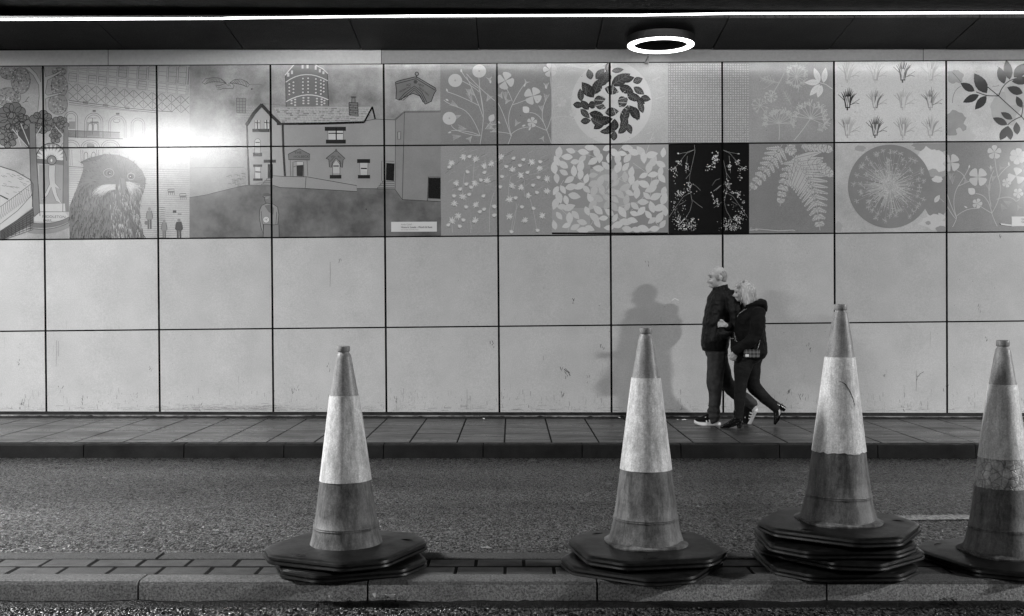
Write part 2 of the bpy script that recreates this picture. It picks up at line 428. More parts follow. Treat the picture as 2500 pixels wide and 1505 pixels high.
# bracket under the ring lamp, on the fascia
bk = empty('wall_bracket', wall_pt(1583, 152)); tag(bk, 'small bent metal bracket on the fascia just below the ring lamp', 'bracket')
mb = MB(); q = wall_pt(1583, 152) * 0
mb.box(-.045, -.012, -.01, -.02, -.004, .05); mb.box(-.045, -.05, -.015, .0, -.012, -.008)
mb.build('plate', M['metal'], bk)
mb = MB(); mb.tube([(-.035, -.03, .0), (-.01, -.07, .05), (.035, -.10, .11)], .009, 8); mb.build('arm', M['metal'], bk)
# ================================================================== WALL: enamel panels with printed pictures
TOPX = [-173.5, 104.5, 382, 660, 936.5, 1213, 1488.5, 1763, 2036, 2310]
BOTX = [-163.5, 113.3, 390.3, 667.3, 943.5, 1219.3, 1493.2, 1765.8, 2038.8, 2312.4]
TOPX = [TOPX[0] - 557, TOPX[0] - 278.5] + TOPX + [2583.5, 2856.5, 3129.5]; BOTX = [BOTX[0] - 555, BOTX[0] - 277.5] + BOTX + [2585.5, 2858, 3130.5]
def colx(i, y): t = (y - 155) / 850.0; return TOPX[i] * (1 - t) + BOTX[i] * t
ROWY = [(161.5, 147.0), (362.5, 345.5), (586.0, 566.5), (809.5, 784.2), (1004.7, 1008.6)]
def rowy(j, x): a, b = ROWY[j]; return a + (b - a) * x / 2500.0
GXH, GYH = 2.4, 1.7       # half widths of the joints, photo px
NC = len(TOPX) - 1
def pcorner(i, j, sx, sy):
    y = rowy(j, TOPX[i]); x = colx(i, y); y = rowy(j, x); return (x + sx * GXH, y + sy * GYH)
PANQ = {}
for i in range(NC):
    for j in range(4):
        PANQ[i, j] = [pcorner(i, j, 1, 1), pcorner(i + 1, j, -1, 1), pcorner(i + 1, j + 1, -1, -1 if j < 3 else 0), pcorner(i, j + 1, 1, -1 if j < 3 else 0)]
PAN = {k: MB() for k in PANQ}
def clip(poly, quad):
    out = poly
    for k in range(4):
        a, b = quad[k], quad[(k + 1) % 4]; inp = out; out = []
        if not inp: return out
        ex, ey = b[0] - a[0], b[1] - a[1]
        def sd(p): return ex * (p[1] - a[1]) - ey * (p[0] - a[0])
        for n_ in range(len(inp)):
            p, q = inp[n_ - 1], inp[n_]; dp, dq = sd(p), sd(q)
            if dq >= 0:
                if dp < 0: t = dp / (dp - dq); out.append((p[0] + (q[0] - p[0]) * t, p[1] + (q[1] - p[1]) * t))
                out.append(q)
            elif dp >= 0: t = dp / (dp - dq); out.append((p[0] + (q[0] - p[0]) * t, p[1] + (q[1] - p[1]) * t))
    return out
rp_ = random.Random(11)
PTILT = {k: (rp_.uniform(-1, 1), rp_.uniform(-1, 1)) for k in PANQ}
ROWS = (0, 1, 2, 3); SEQ = [0]
def put(poly, layer, col):       # poly in photo px -> clipped onto every panel it touches
    xs_ = [p[0] for p in poly]; ys_ = [p[1] for p in poly]
    x0, x1, y0, y1 = min(xs_), max(xs_), min(ys_), max(ys_)
    SEQ[0] = (SEQ[0] + 1) % 56
    for k, Q in PANQ.items():
        if k[1] not in ROWS: continue
        if x1 < Q[0][0] - 12 or x0 > Q[1][0] + 12 or y1 < min(Q[0][1], Q[1][1]) or y0 > max(Q[2][1], Q[3][1]): continue
        c = clip(poly, Q)
        if len(c) < 3: continue
        ar = sum(c[n_ - 1][0] * c[n_][1] - c[n_][0] * c[n_ - 1][1] for n_ in range(len(c)))
        if abs(ar) < .02: continue
        pts = [wall_pt(x, y, .0004 * layer + 6e-6 * SEQ[0]) for x, y in c]
        if ar > 0: pts = pts[::-1]
        PAN[k].poly(pts, col)
class Art:
    def __init__(s, ox, oy, sc=2.969, base=1): s.ox, s.oy, s.sc = ox, oy, sc; s.ly = base; s.clipq = None
    def P(s, p): return (s.ox + p[0] / s.sc, s.oy + p[1] / s.sc)
    def poly(s, pts, t, g=.0, b=.12, ly=None):
        pts = [s.P(p) for p in pts]
        if s.clipq:
            pts = clip(pts, s.clipq)
            if len(pts) < 3: return
        put(pts, s.ly if ly is None else ly, (t, g, b))
    def rect(s, x0, y0, x1, y1, t, g=0, b=.12, ly=None): s.poly([(x0, y0), (x1, y0), (x1, y1), (x0, y1)], t, g, b, ly)
    def line(s, pts, wd, t, ly=None, taper=False, closed=False):
        pts = list(pts)
        if closed: pts = pts + [pts[0]]
        L, R = [], []
        n_ = len(pts)
        if s.sc > 2: wd = wd * 1.3 + .4; t = t * .62 if t < .28 else t * 1.12
        for k, p in enumerate(pts):
            a, b = pts[max(k - 1, 0)], pts[min(k + 1, n_ - 1)]
            dx, dy = b[0] - a[0], b[1] - a[1]; l = math.hypot(dx, dy) or 1
            h = wd / 2 * ((1 - .85 * k / (n_ - 1)) if taper else 1)
            L.append((p[0] - dy / l * h, p[1] + dx / l * h)); R.append((p[0] + dy / l * h, p[1] - dx / l * h))
        for k in range(n_ - 1): s.poly([L[k], L[k + 1], R[k + 1], R[k]], t, 0, .1, ly)
    def ell(s, cx, cy, rx, ry, t, n=20, g=0, b=.12, ly=None, rot=0):
        c_, s_ = math.cos(rot), math.sin(rot)
        s.poly([(cx + c_ * rx * math.cos(2 * PI * k / n) - s_ * ry * math.sin(2 * PI * k / n), cy + s_ * rx * math.cos(2 * PI * k / n) + c_ * ry * math.sin(2 * PI * k / n)) for k in range(n)], t, g, b, ly)
    def ring(s, cx, cy, rx, ry, wd, t, n=24, a0=0, a1=2 * PI, ly=None):
        s.line([(cx + rx * math.cos(a0 + (a1 - a0) * k / n), cy + ry * math.sin(a0 + (a1 - a0) * k / n)) for k in range(n + 1)], wd, t, ly)
    def leaf(s, x, y, ang, L, W, t, vein=None, ly=None, tip=1.0):
        if t > .4: t = min(.72, t * 1.12)
        # base at x,y, pointing along ang (degrees, 0 = right, 90 = up)
        a = math.radians(ang); c_, s_ = math.cos(a), -math.sin(a)
        prof = [(0, 0), (.12, .5), (.3, .92), (.5, 1.0), (.7, .78), (.87, .38), (1, 0)]
        up = [(u * L, v_ * W / 2) for u, v_ in prof]; dn = [(u * L, -v_ * W / 2) for u, v_ in prof[-2:0:-1]]
        s.poly([(x + u * c_ - v_ * s_, y + u * s_ + v_ * c_) for u, v_ in up + dn], t, 0, .15, ly)
        if vein is not None:
            l0 = s.ly if ly is None else ly
            s.line([(x, y), (x + L * .93 * c_, y + L * .93 * s_)], max(1.4, W * .05), vein, l0 + 1)
            for u in (.22, .38, .54, .7):
                for sg in (-1, 1):
                    v_ = sg * W * .36 * (1 - abs(u - .45)); 
                    s.line([(x + u * L * c_, y + u * L * s_), (x + (u + .13) * L * c_ - v_ * s_, y + (u + .13) * L * s_ + v_ * c_)], max(1.0, W * .035), vein, l0 + 1)
    def petals(s, x, y, r, n, t, wdt=.8, rot=0, ctr=None, ly=None):
        if n >= 5: wdt *= .74
        for k in range(n):
            a = rot + 360 / n * k; ar = math.radians(a); c_, s_ = math.cos(ar), -math.sin(ar)
            prof = [(0, 0), (.35, .30), (.7, .62), (.92, .55), (1.02, .2)]
            up = [(u * r, v_ * wdt * r) for u, v_ in prof]; dn = [(u * r, -v_ * wdt * r) for u, v_ in prof[::-1][:-1]]
            s.poly([(x + u * c_ - v_ * s_, y + u * s_ + v_ * c_) for u, v_ in up + dn], t * (1 - .04 * (k % 3)), 0, .1, (s.ly if ly is None else ly) + .0)
            s.line([(x + .2 * r * c_, y + .2 * r * s_), (x + .8 * r * c_, y + .8 * r * s_)], 1.2, t * .8, (s.ly if ly is None else ly) + 1)
        if ctr: s.ell(x, y, r * .13, r * .13, ctr, 8, ly=(s.ly if ly is None else ly) + 2)
    def text(s, st, x, y, h, t, ang=0, ly=None, bold=0.0, wsc=1.0):
        cu = bpy.data.curves.new('t', 'FONT'); cu.body = st; cu.size = 1; cu.offset = bold; cu.resolution_u = 3; o = bpy.data.objects.new('t', cu); COL.objects.link(o)
        dg = bpy.context.evaluated_depsgraph_get(); me = bpy.data.meshes.new_from_object(o.evaluated_get(dg))
        a = math.radians(ang); c_, s_ = math.cos(a), -math.sin(a)
        for p in me.polygons:
            q = [me.vertices[v_].co for v_ in p.vertices]
            s.poly([(x + (u.x * wsc * c_ + u.y * s_) * h * 1.4, y + (u.x * wsc * s_ - u.y * c_) * h * 1.4) for u in q], t, 0, 0, ly)
        bpy.data.objects.remove(o); bpy.data.curves.remove(cu); bpy.data.meshes.remove(me)
def arc(cx, cy, rx, ry, a0, a1, n=12): return [(cx + rx * math.cos(math.radians(a0 + (a1 - a0) * k / n)), cy - ry * math.sin(math.radians(a0 + (a1 - a0) * k / n))) for k in range(n + 1)]
def bez(p0, p1, p2, n=8): return [((1 - t) ** 2 * p0[0] + 2 * t * (1 - t) * p1[0] + t * t * p2[0], (1 - t) ** 2 * p0[1] + 2 * t * (1 - t) * p1[1] + t * t * p2[1]) for t in [k / n for k in range(n + 1)]]
PLAIN = .485
# plain enamel of every panel and its thickness
for k, Q in PANQ.items():
    mb = PAN[k]; fr = [wall_pt(x, y) for x, y in Q]; bk_ = [wall_pt(x, y, -.03) for x, y in Q]
    c = (PLAIN * rp_.uniform(.94, 1.03), .075, .26); e = (.62, 0, .05)
    mb.poly(fr[::-1], c); mb.poly(bk_, c)
    for n_ in range(4): mb.poly([fr[n_], fr[(n_ + 1) % 4], bk_[(n_ + 1) % 4], bk_[n_]], e)
# base tones of the prints: (x0 top, x1 top, row, tone, mottle)
def base(x0, x1, row, t, g, b=.15):
    g = g * 1.5
    global ROWS
    ROWS = (row,)
    ya, yb = rowy(row, x0) - 12, rowy(row + 1, x0) + 12
    put([(x0, ya), (x1, ya), (x1, yb), (x0, yb)], 1, (t, g, .30))
B = base
for r in (0, 1):
    B(-800, 165 if r == 0 else 168, r, .30, .16)
    B(165 if r == 0 else 168, 463, r, .40, .12)
B(463, 1075, 0, .30, .34); B(463, 1077, 1, .29, .15)
B(1075, 1346, 0, .235, .05); B(1077, 1347, 1, .31, .04)
B(1346, 1631, 0, .44, .06); B(1347, 1632, 1, .33, .03)
B(1631, 1828, 0, .30, .04); B(1632, 1829, 1, .008, 0)
B(1828, 2037, 0, .33, .10); B(1829, 2038, 1, .24, .05)
B(2037, 2311, 0, .62, .03); B(2038, 2311, 1, .48, .12)
B(2311, 3200, 0, .55, .10); B(2311, 3200, 1, .235, .06)
ROWS = (0, 1)
R = random.Random(5)
Z1 = Art(0, 100); Z2 = Art(600, 100); Z3 = Art(1200, 100); Z4 = Art(1800, 100)
for z in (Z1, Z2, Z3, Z4): z.ly = 2

# ---------------------------------------------------------------- 1 trees and stone wheel (left edge)
a = Z1
for (cx, cy, rx, ry, n_) in [(60, 230, 60, 50, 40), (150, 290, 70, 95, 90), (60, 410, 90, 70, 80), (430, 330, 60, 85, 60), (430, 225, 50, 30, 30), (420, 460, 70, 75, 70)]:
    a.ell(cx, cy, rx, ry, .24, 22, .1)
    a.ring(cx, cy, rx, ry, 2, .12, 26)
    for _ in range(n_):
        th = R.uniform(0, 2 * PI); q = math.sqrt(R.random()); x, y = cx + rx * q * math.cos(th), cy + ry * q * math.sin(th)
        a.ring(x, y, R.uniform(2, 6), R.uniform(2, 5), 1.6, R.choice([.1, .13, .4]), 6, ly=3)
tr_ = [(272, 540), (284, 400), (280, 320), (240, 250), (180, 195), (215, 190), (265, 240), (295, 300), (300, 200), (318, 190), (330, 260), (395, 240), (440, 215), (445, 228), (400, 255), (345, 285), (328, 380), (345, 395), (440, 375), (440, 388), (350, 412), (330, 420), (334, 540)]
a.poly(tr_, .38, .05, ly=3); a.line(tr_, 2.2, .1, ly=4)
def cauli(cx, cy, rx, ry, n_, t=.10):
    a.ell(cx, cy, rx, ry, t, 24, .2, ly=3)
    for k in range(n_):
        th = 2 * PI * k / n_ + R.uniform(-.1, .1); x, y = cx + rx * .8 * math.cos(th), cy + ry * .85 * math.sin(th)
        r1 = R.uniform(.30, .42) * min(rx, ry) * 1.1; a.ell(x, y, r1 * 1.1, r1, t * 1.25, 14, .2, ly=4); a.ring(x, y, r1 * 1.1, r1, 3, .035, 16, ly=5)
    for _ in range(3):
        x, y = cx + R.uniform(-.4, .4) * rx, cy + R.uniform(-.4, .4) * ry; a.ell(x, y, rx * .3, ry * .28, t * 1.3, 14, ly=4); a.ring(x, y, rx * .3, ry * .28, 3, .035, 16, ly=5)
cauli(90, 560, 88, 92, 10); cauli(60, 690, 60, 78, 8); cauli(160, 590, 50, 55, 7); cauli(300, 590, 75, 68, 9); cauli(435, 610, 55, 52, 8); cauli(400, 690, 38, 45, 6)
a.poly([(120, 600), (212, 620), (215, 780), (190, 770), (130, 680)], .05, ly=4)
for (p, q) in [((90, 640), (200, 770)), ((150, 600), (215, 760)), ((245, 600), (260, 700)), ((300, 620), (245, 720)), ((400, 620), (470, 700)), ((120, 650), (150, 760))]: a.line([p, q], 4, .33, ly=6)
a.poly([(212, 600), (255, 600), (262, 800), (290, 1270), (245, 1275), (222, 1000), (212, 800)], .14, .2, ly=6); a.line([(212, 600), (222, 1000), (245, 1275)], 3, .05, ly=7); a.line([(255, 600), (262, 800), (290, 1270)], 3, .05, ly=7)
a.poly([(462, 640), (495, 600), (500, 1240), (455, 1240)], .13, .2, ly=6); a.line([(462, 640), (455, 1240)], 3, .05, ly=7)
a.poly(arc(370, 870, 110, 128, 0, 180) + [(262, 890), (478, 905)], .20, ly=4)
for k in range(11):
    th = math.radians(8 + 16.4 * k); a.leaf(370 + 35 * math.cos(th), 868 - 35 * math.sin(th), 8 + 16.4 * k, 85, 20, .42, ly=5)
a.line(arc(370, 870, 112, 128, 0, 180, 20), 4, .04, ly=6)
a.poly([(255, 850), (340, 862), (400, 862), (478, 870), (478, 905), (400, 895), (340, 895), (255, 885)], .11, ly=6); a.ell(375, 866, 33, 33, .17, 18, ly=7); a.ring(375, 866, 33, 33, 4, .05, 18, ly=8); a.leaf(373, 880, 90, 26, 14, .45, ly=9)
a.poly([(285, 900), (455, 900), (460, 1190), (280, 1190)], .22, .15, ly=4)
tk = [(355, 905), (352, 970), (360, 1040), (325, 1110), (300, 1160), (345, 1120), (372, 1060), (385, 1110), (405, 1160), (450, 1185), (415, 1120), (402, 1060), (440, 1080), (400, 1030), (398, 970), (402, 905)]
a.poly(tk, .36, .08, ly=5); a.line(tk, 2, .1, ly=6)
a.poly([(285, 1185), (470, 1180), (475, 1245), (500, 1280), (430, 1305), (330, 1312), (245, 1310), (250, 1275), (290, 1240)], .40, .04, ly=6); a.line([(250, 1275), (290, 1240), (475, 1240)], 2.5, .07, ly=7)
a.text('MIDDLETON', 305, 1283, 19, .04, -1, ly=8, bold=.0, wsc=1.12); a.text('PARK', 312, 1311, 17, .04, 2, ly=8, wsc=1.1)
for (y0, y1, t) in [(1312, 1345, .13), (1352, 1388, .20)]:
    p_ = bez((205, y0 + 5), (380, y0 + 35), (500, y0 - 35)); q_ = bez((500, y1 - 35), (380, y1 + 30), (205, y1 + 5)); a.poly(p_ + q_, t, .2, ly=6); a.line(p_, 2.5, .05, ly=7)
rw = [(0, 910), (110, 945), (215, 1005), (240, 1040), (235, 1205), (120, 1300), (0, 1380)]
a.poly(rw, .38, .06, ly=6); a.line(rw[:5], 5, .12, ly=7); a.line([(0, 1205), (110, 1125), (235, 1030)], 2.5, .12, ly=7); a.line([(0, 1330), (130, 1230), (238, 1110)], 2.5, .12, ly=7); a.line([(0, 1120), (60, 1150)], 7, .10, ly=7)
for k in range(16):
    x = 8 + k * 15; y = 1205 - x * .72; a.line(bez((x, y), (x + 10, y + 45), (x - 14, y + 100), 4), 1.6, .16, ly=7)
for k in range(30):
    x, y = R.uniform(5, 190), R.uniform(955, 1110); a.line([(x, y), (x + 25, y + R.uniform(3, 14))], 1.6, .16, ly=7)
a.poly([(0, 1380), (120, 1300), (240, 1210), (245, 1320), (120, 1390), (30, 1440), (0, 1440)], .075, .2, ly=6)
for k in range(9): a.line([(0, 1400 + k * 9 - 20), (240, 1225 + k * 18)], 2, .03, ly=7)
for k in range(8): a.line([(30 + k * 27, 1385 - k * 18), (32 + k * 27, 1440 - k * 10)], 2, .03, ly=7)
a.line([(165, 450), (185, 440), (200, 415), (212, 405)], 2.5, .08, ly=4); a.line([(185, 440), (205, 440)], 2, .08, ly=4)

# ---------------------------------------------------------------- 2 exchange hall with owl
def sk(x, y): return y + (x - 500) * .115
dk = .13
for r_, (ya, yb) in enumerate([(150, 218), (232, 292)]):
    x = 500
    while x < 1365:
        wd = 62; x2 = min(x + wd, 1372)
        if r_ == 0: P_ = [(x + 4, max(186, sk(x, ya - 60))), (x2, max(186, sk(x2, ya - 60))), (x2 - 8, sk(x2, yb)), (x - 3, sk(x, yb - 2))]
        else: P_ = [(x, sk(x, ya)), (x2 - 4, sk(x2, ya)), (x2 - 9, sk(x2, yb)), (x - 6, sk(x, yb))]
        a.line(P_, 1.8, dk, closed=True)
        if R.random() < .6: a.poly(P_, .46, 0, ly=2)
        for q in (.35, .62): a.line([(P_[0][0], P_[0][1] + (P_[3][1] - P_[0][1]) * q), (P_[1][0], P_[1][1] + (P_[2][1] - P_[1][1]) * q)], 1.2, .2, ly=3)
        x += 72
for k in range(13):
    x = 497 + k * 68; w_ = 62
    if x + w_ > 1372: w_ = 1372 - x
    y0, y1 = sk(x, 305), sk(x, 440)
    ym = (y0 + y1) / 2
    a.line([(x, y0), (x + w_, y0 + 62)], 1.8, dk); a.line([(x + w_, y0 + 6), (x, y0 + 58)], 1.8, dk)
    a.line([(x, y0 + 66), (x + w_, y0 + 128)], 1.8, dk); a.line([(x + w_, y0 + 72), (x, y0 + 124)], 1.8, dk)
    a.line([(x - 3, y0), (x - 3, y0 + 128)], 1.3, .2)
a.line([(500, 432), (700, 460), (900, 486), (1130, 508), (1250, 515)], 2.6, .09); a.line([(500, 447), (700, 474), (900, 498), (1130, 522)], 2, .12); a.line([(500, 462), (760, 492), (1000, 515)], 1.4, .2)
for x, y in [(620, 450), (765, 470), (922, 487)]: a.line([(x - 18, y - 8), (x + 18, y - 6), (x + 16, y + 6), (x - 16, y + 3)], 2.4, .08, closed=True)
for cx, cy, r_ in [(515, 560, 48), (680, 590, 66), (850, 605, 64), (1000, 610, 50)]:
    tt = dk if cx < 800 else .22
    a.line([(cx - r_, 700)] + arc(cx, cy, r_, r_ * 1.0, 180, 0, 14) + [(cx + r_, 706)], 2.2, tt); a.line([(cx - r_ + 14, 700)] + arc(cx, cy, r_ - 14, r_ - 14, 180, 0, 14) + [(cx + r_ - 14, 706)], 1.8, tt)
a.poly([(628, 590), (720, 592), (720, 690), (622, 688)], .22, ly=3)
a.line([(640, 560), (700, 560)], 2, dk, ly=4)
for x in (640, 680): a.poly([(x - 2, 650)] + arc(x + 14, 615, 14, 16, 180, 0, 8) + [(x + 28, 650)], .40, ly=4); a.line([(x - 2, 650)] + arc(x + 14, 615, 14, 16, 180, 0, 8) + [(x + 28, 650)], 2, .04, ly=5)
a.rect(655, 586, 714, 594, .05, ly=4); a.line([(670, 560), (670, 680)], 2.4, .04, ly=5)
a.rect(500, 585, 545, 640, .20, ly=3); a.text('EXIT', 498, 570, 9, .06, -2, ly=4)
a.rect(672, 503, 694, 515, .06, ly=4); a.rect(840, 523, 866, 536, .07, ly=4); a.ring(846, 580, 24, 14, 2, .12, 14)
for k in range(62):
    x = 498 + k * 6; t = .05 if k < 38 else (.14 if k < 50 else .25); a.line([(x, 650 + k * .25), (x, 695 + k * .25)], 2.0, t, ly=4)
a.line([(496, 650), (870, 664)], 3, .06, ly=5); a.line([(496, 697), (800, 708), (890, 711)], 3, .08, ly=5)
for cx in (510, 655, 800): a.line([(cx - 70, 775)] + arc(cx, 775, 68, 55, 180, 0, 14), 2, .14); a.line([(cx - 52, 775)] + arc(cx, 775, 52, 40, 180, 0, 14), 1.6, .17)
a.ell(655, 755, 28, 14, .2, 12, ly=3); a.rect(630, 760, 685, 776, .12, ly=3)
for x in (610, 665): a.line([(x, 905), (x, 830)] + arc(x + 13, 825, 13, 18, 180, 0, 8) + [(x + 26, 905)], 2.4, .08, ly=3)
for x in (505, 520, 585, 600, 700, 715, 745): a.line([(x, 790), (x + 4, 905)], 1.8, .15)
a.line([(500, 912), (610, 918)], 3, .08)
for k in range(34):
    y = 925 + k * 15.5
    x0 = 500 if y < 1200 else 1000
    a.line([(x0, y), (x0 + 200, y + R.uniform(0, 4)), (1150, y + 6), (1372, y + 11)], 1.2, .24, ly=2)
for (x, y) in [(1240, 1095), (1325, 1128)]:
    a.line([(x - 22, y - 18), (x + 22, y - 20), (x + 26, y - 4), (x - 24, y - 2)], 2.6, .08, ly=4, closed=True); a.rect(x - 18, y - 2, x + 20, y + 6, .16, ly=3)
    for q in (-20, -6, 8, 23): a.line([(x + q, y - 2), (x + q + 2, y + 22)], 2.2, .08, ly=4)
a.rect(1253, 1230, 1278, 1248, .03, ly=4); a.rect(1288, 1252, 1315, 1262, .2, ly=4)
def fig(x, y0, y1, coat, leg, w_):
    h = y1 - y0; a.ell(x, y0 + h * .075, w_ * .22, h * .075, .2, 10, ly=4)
    a.poly([(x - w_ * .3, y0 + h * .16), (x + w_ * .3, y0 + h * .15), (x + w_ * .48, y0 + h * .35), (x + w_ * .5, y0 + h * .52), (x + w_ * .33, y0 + h * .58), (x - w_ * .33, y0 + h * .58), (x - w_ * .5, y0 + h * .5), (x - w_ * .45, y0 + h * .3)], coat, .1, ly=4)
    a.poly([(x - w_ * .3, y0 + h * .56), (x - w_ * .02, y0 + h * .56), (x - w_ * .02, y1), (x - w_ * .25, y1)], leg, 0, ly=5); a.poly([(x + w_ * .02, y0 + h * .56), (x + w_ * .3, y0 + h * .56), (x + w_ * .3, y1), (x + w_ * .1, y1)], leg * .8, 0, ly=5)
    a.line([(x - w_ * .3, y0 + h * .16), (x - w_ * .5, y0 + h * .5)], 2, .05, ly=5); a.line([(x + w_ * .3, y0 + h * .15), (x + w_ * .5, y0 + h * .5)], 2, .05, ly=5)
fig(1083, 1208, 1365, .2, .10, 52); fig(1190, 1295, 1440, .2, .16, 44); fig(1297, 1288, 1440, .045, .07, 56)
a.ell(1060, 1320, 13, 16, .12, 10, ly=5)
# owl
owl = [(505, 1445), (500, 1290), (503, 1200), (540, 1110), (575, 1020), (602, 940), (606, 900), (582, 880), (640, 850), (700, 835), (760, 820), (850, 826), (920, 850), (970, 880), (1030, 940), (1055, 1000), (1052, 1060), (1015, 1160), (1012, 1260), (1030, 1360), (1050, 1445)]
a.poly(owl, .12, .25, ly=5)
a.poly([(582, 883), (640, 852), (700, 835), (760, 822), (720, 860), (640, 880)], .07, ly=6)
def inside(px, py, P_):
    c = False
    for k in range(len(P_)):
        (x1, y1), (x2, y2) = P_[k - 1], P_[k]
        if (y1 > py) != (y2 > py) and px < (x2 - x1) * (py - y1) / (y2 - y1) + x1: c = not c
    return c
cnt = 0
while cnt < 1500:
    x, y = R.uniform(500, 1055), R.uniform(822, 1440)
    if not inside(x, y, owl): continue
    cnt += 1
    if y < 1040:      # feathers fan out from between the eyes
        dx, dy = x - 890, y - 1040; l = math.hypot(dx, dy) + 1; dx, dy = dx / l, dy / l; L_ = R.uniform(12, 26)
        t = R.choice([.04, .06, .08, .14, .26])
    else:
        an = math.radians(R.gauss(98 if x < 780 else 84, 10)); dx, dy = math.cos(an), math.sin(an); L_ = R.uniform(18, 48)
        t = R.choice([.02, .03, .04, .06, .10, .25]) if x < 800 else R.choice([.04, .07, .12, .3, .38])
    a.line([(x, y), (x + dx * L_ * .5, y + dy * L_ * .5), (x + dx * L_, y + dy * L_)], R.uniform(2.2, 5) if y > 1040 else R.uniform(1.3, 2.4), t, ly=6, taper=True)
for _ in range(150):
    th = math.radians(R.uniform(150, 215)); L_ = R.uniform(60, 135); x, y = 800 + R.uniform(-20, 40), 1060 + R.uniform(-18, 18)
    a.line(bez((x, y), (x + math.cos(th) * L_ * .6, y - math.sin(th) * L_ * .2), (x + math.cos(th) * L_, y + abs(math.sin(th)) * L_ * .5 + L_ * .35)), 2.2, R.choice([.36, .44, .5]), ly=7, taper=True)
for _ in range(80):
    th = math.radians(R.uniform(-75, -5)); L_ = R.uniform(50, 110); x, y = 925 + R.uniform(-12, 20), 1035 + R.uniform(-15, 25)
    a.line(bez((x, y), (x + math.cos(th) * L_ * .5, y - math.sin(th) * L_ * .3), (x + math.cos(th) * L_, y - math.sin(th) * L_)), 2.0, R.choice([.36, .44, .5]), ly=7, taper=True)
a.poly([(870, 990), (900, 1000), (915, 1040), (905, 1100), (885, 1120), (872, 1080), (862, 1030)], .17, .1, ly=8); a.line([(872, 1000), (880, 1060), (888, 1118)], 2.5, .06, ly=9)
a.ell(788, 958, 36, 29, .06, 20, ly=8); a.ring(788, 958, 37, 30, 2.4, .34, 22, ly=9); a.ell(790, 960, 24, 23, .14, 16, ly=9); a.ell(792, 960, 14, 15, .015, 14, ly=10); a.ell(796, 961, 4, 4, .7, 8, ly=11)
a.ell(950, 983, 26, 24, .09, 18, ly=8); a.ring(950, 983, 26, 24, 2.4, .33, 18, ly=9); a.ell(947, 983, 13, 14, .02, 12, ly=9); a.ell(945, 984, 4, 4, .7, 8, ly=10)

# ---------------------------------------------------------------- 3 the pub building
# flying bird
bt = .07
for sg, (x0, y0, x1, y1) in ((0, (1465, 305, 1640, 300)), (1, (1680, 300, 1808, 325))): pass
w1 = [(1640, 308), (1600, 272), (1550, 266), (1490, 276), (1465, 305), (1485, 316), (1520, 300), (1560, 296), (1600, 300)]
a.line(w1, 2.4, bt, closed=True)
for k in range(9): a.line([(1480 + k * 14, 314 - k * 2), (1520 + k * 9, 272)], 1.5, bt)
w2 = [(1665, 305), (1700, 282), (1745, 278), (1785, 295), (1808, 318), (1795, 336), (1750, 318), (1700, 308)]
a.line(w2, 2.4, bt, closed=True)
for k in range(9): a.line([(1690 + k * 12, 305 + k * 3.2), (1712 + k * 10, 281 + k * 2)], 1.5, bt)
a.line([(1640, 308), (1610, 318), (1590, 326), (1562, 322), (1570, 336), (1600, 340), (1575, 352), (1595, 355), (1620, 345), (1650, 348), (1690, 346), (1697, 325), (1680, 308), (1655, 312), (1672, 330)], 2.4, bt)
a.line([(1600, 278), (1660, 330)], 1.6, bt); a.line([(1808, 318), (1900, 316)], 1.2, .2)
a.ell(1826, 350, 5, 6, .03, 8, ly=4)
# chimney at left, faint slates
a.rect(1714, 418, 1782, 524, .22, ly=3); a.line([(1714, 415), (1782, 418), (1780, 524), (1716, 520)], 2.4, .09, ly=4, closed=True)
for y in (440, 462, 484, 506): a.line([(1716, y), (1780, y + 2)], 1.6, .11, ly=4)
for x in (1735, 1758): a.line([(x, 418), (x, 522)], 1.5, .12, ly=4)
a = Z2
for (x0, x1, y0, y1) in [(-70, 60, 475, 560)]:
    for r_ in range(7):
        for c_ in range(9): a.line([(x0 + c_ * 15 + (r_ % 2) * 7, y0 + r_ * 12), (x0 + c_ * 15 + 12 + (r_ % 2) * 7, y0 + r_ * 12)], 1.5, .42, ly=2)
# house wall, roof
a.poly([(0, 615), (115, 470), (240, 600), (270, 605), (285, 980), (20, 1045), (5, 620)], .34, .05, ly=2)
a.poly([(245, 600), (860, 590), (880, 575), (1085, 575), (1085, 1072), (190, 1072), (285, 980)], .30, .09, ly=2)
a.poly([(1085, 575), (1150, 520), (1412, 517), (1412, 1165), (1135, 1150), (1080, 1072)], .25, .10, ly=2)
roof = [(120, 455), (185, 490), (245, 600), (860, 590), (917, 478), (560, 478), (300, 482), (210, 488)]
a.poly([(200, 486), (917, 478), (865, 585), (262, 598)], .33, .06, ly=3)
for r_ in range(9):
    y = 486 + r_ * 12.5; xa = 205 + r_ * 6.5; xb = 915 - r_ * 6.2
    a.line([(xa, y + 2), (xb, y - 5)], 1.6, .47, ly=4)
    x = xa + R.uniform(0, 20)
    while x < xb:
        a.line([(x, y), (x + 1, y + 11)], 1.5, .47, ly=4)
        if R.random() < .35: a.rect(x, y, x + 20, y + 10, R.choice([.2, .25]), ly=4)
        x += R.uniform(20, 32)
a.line([(120, 455), (300, 470)], 1.5, .2); 
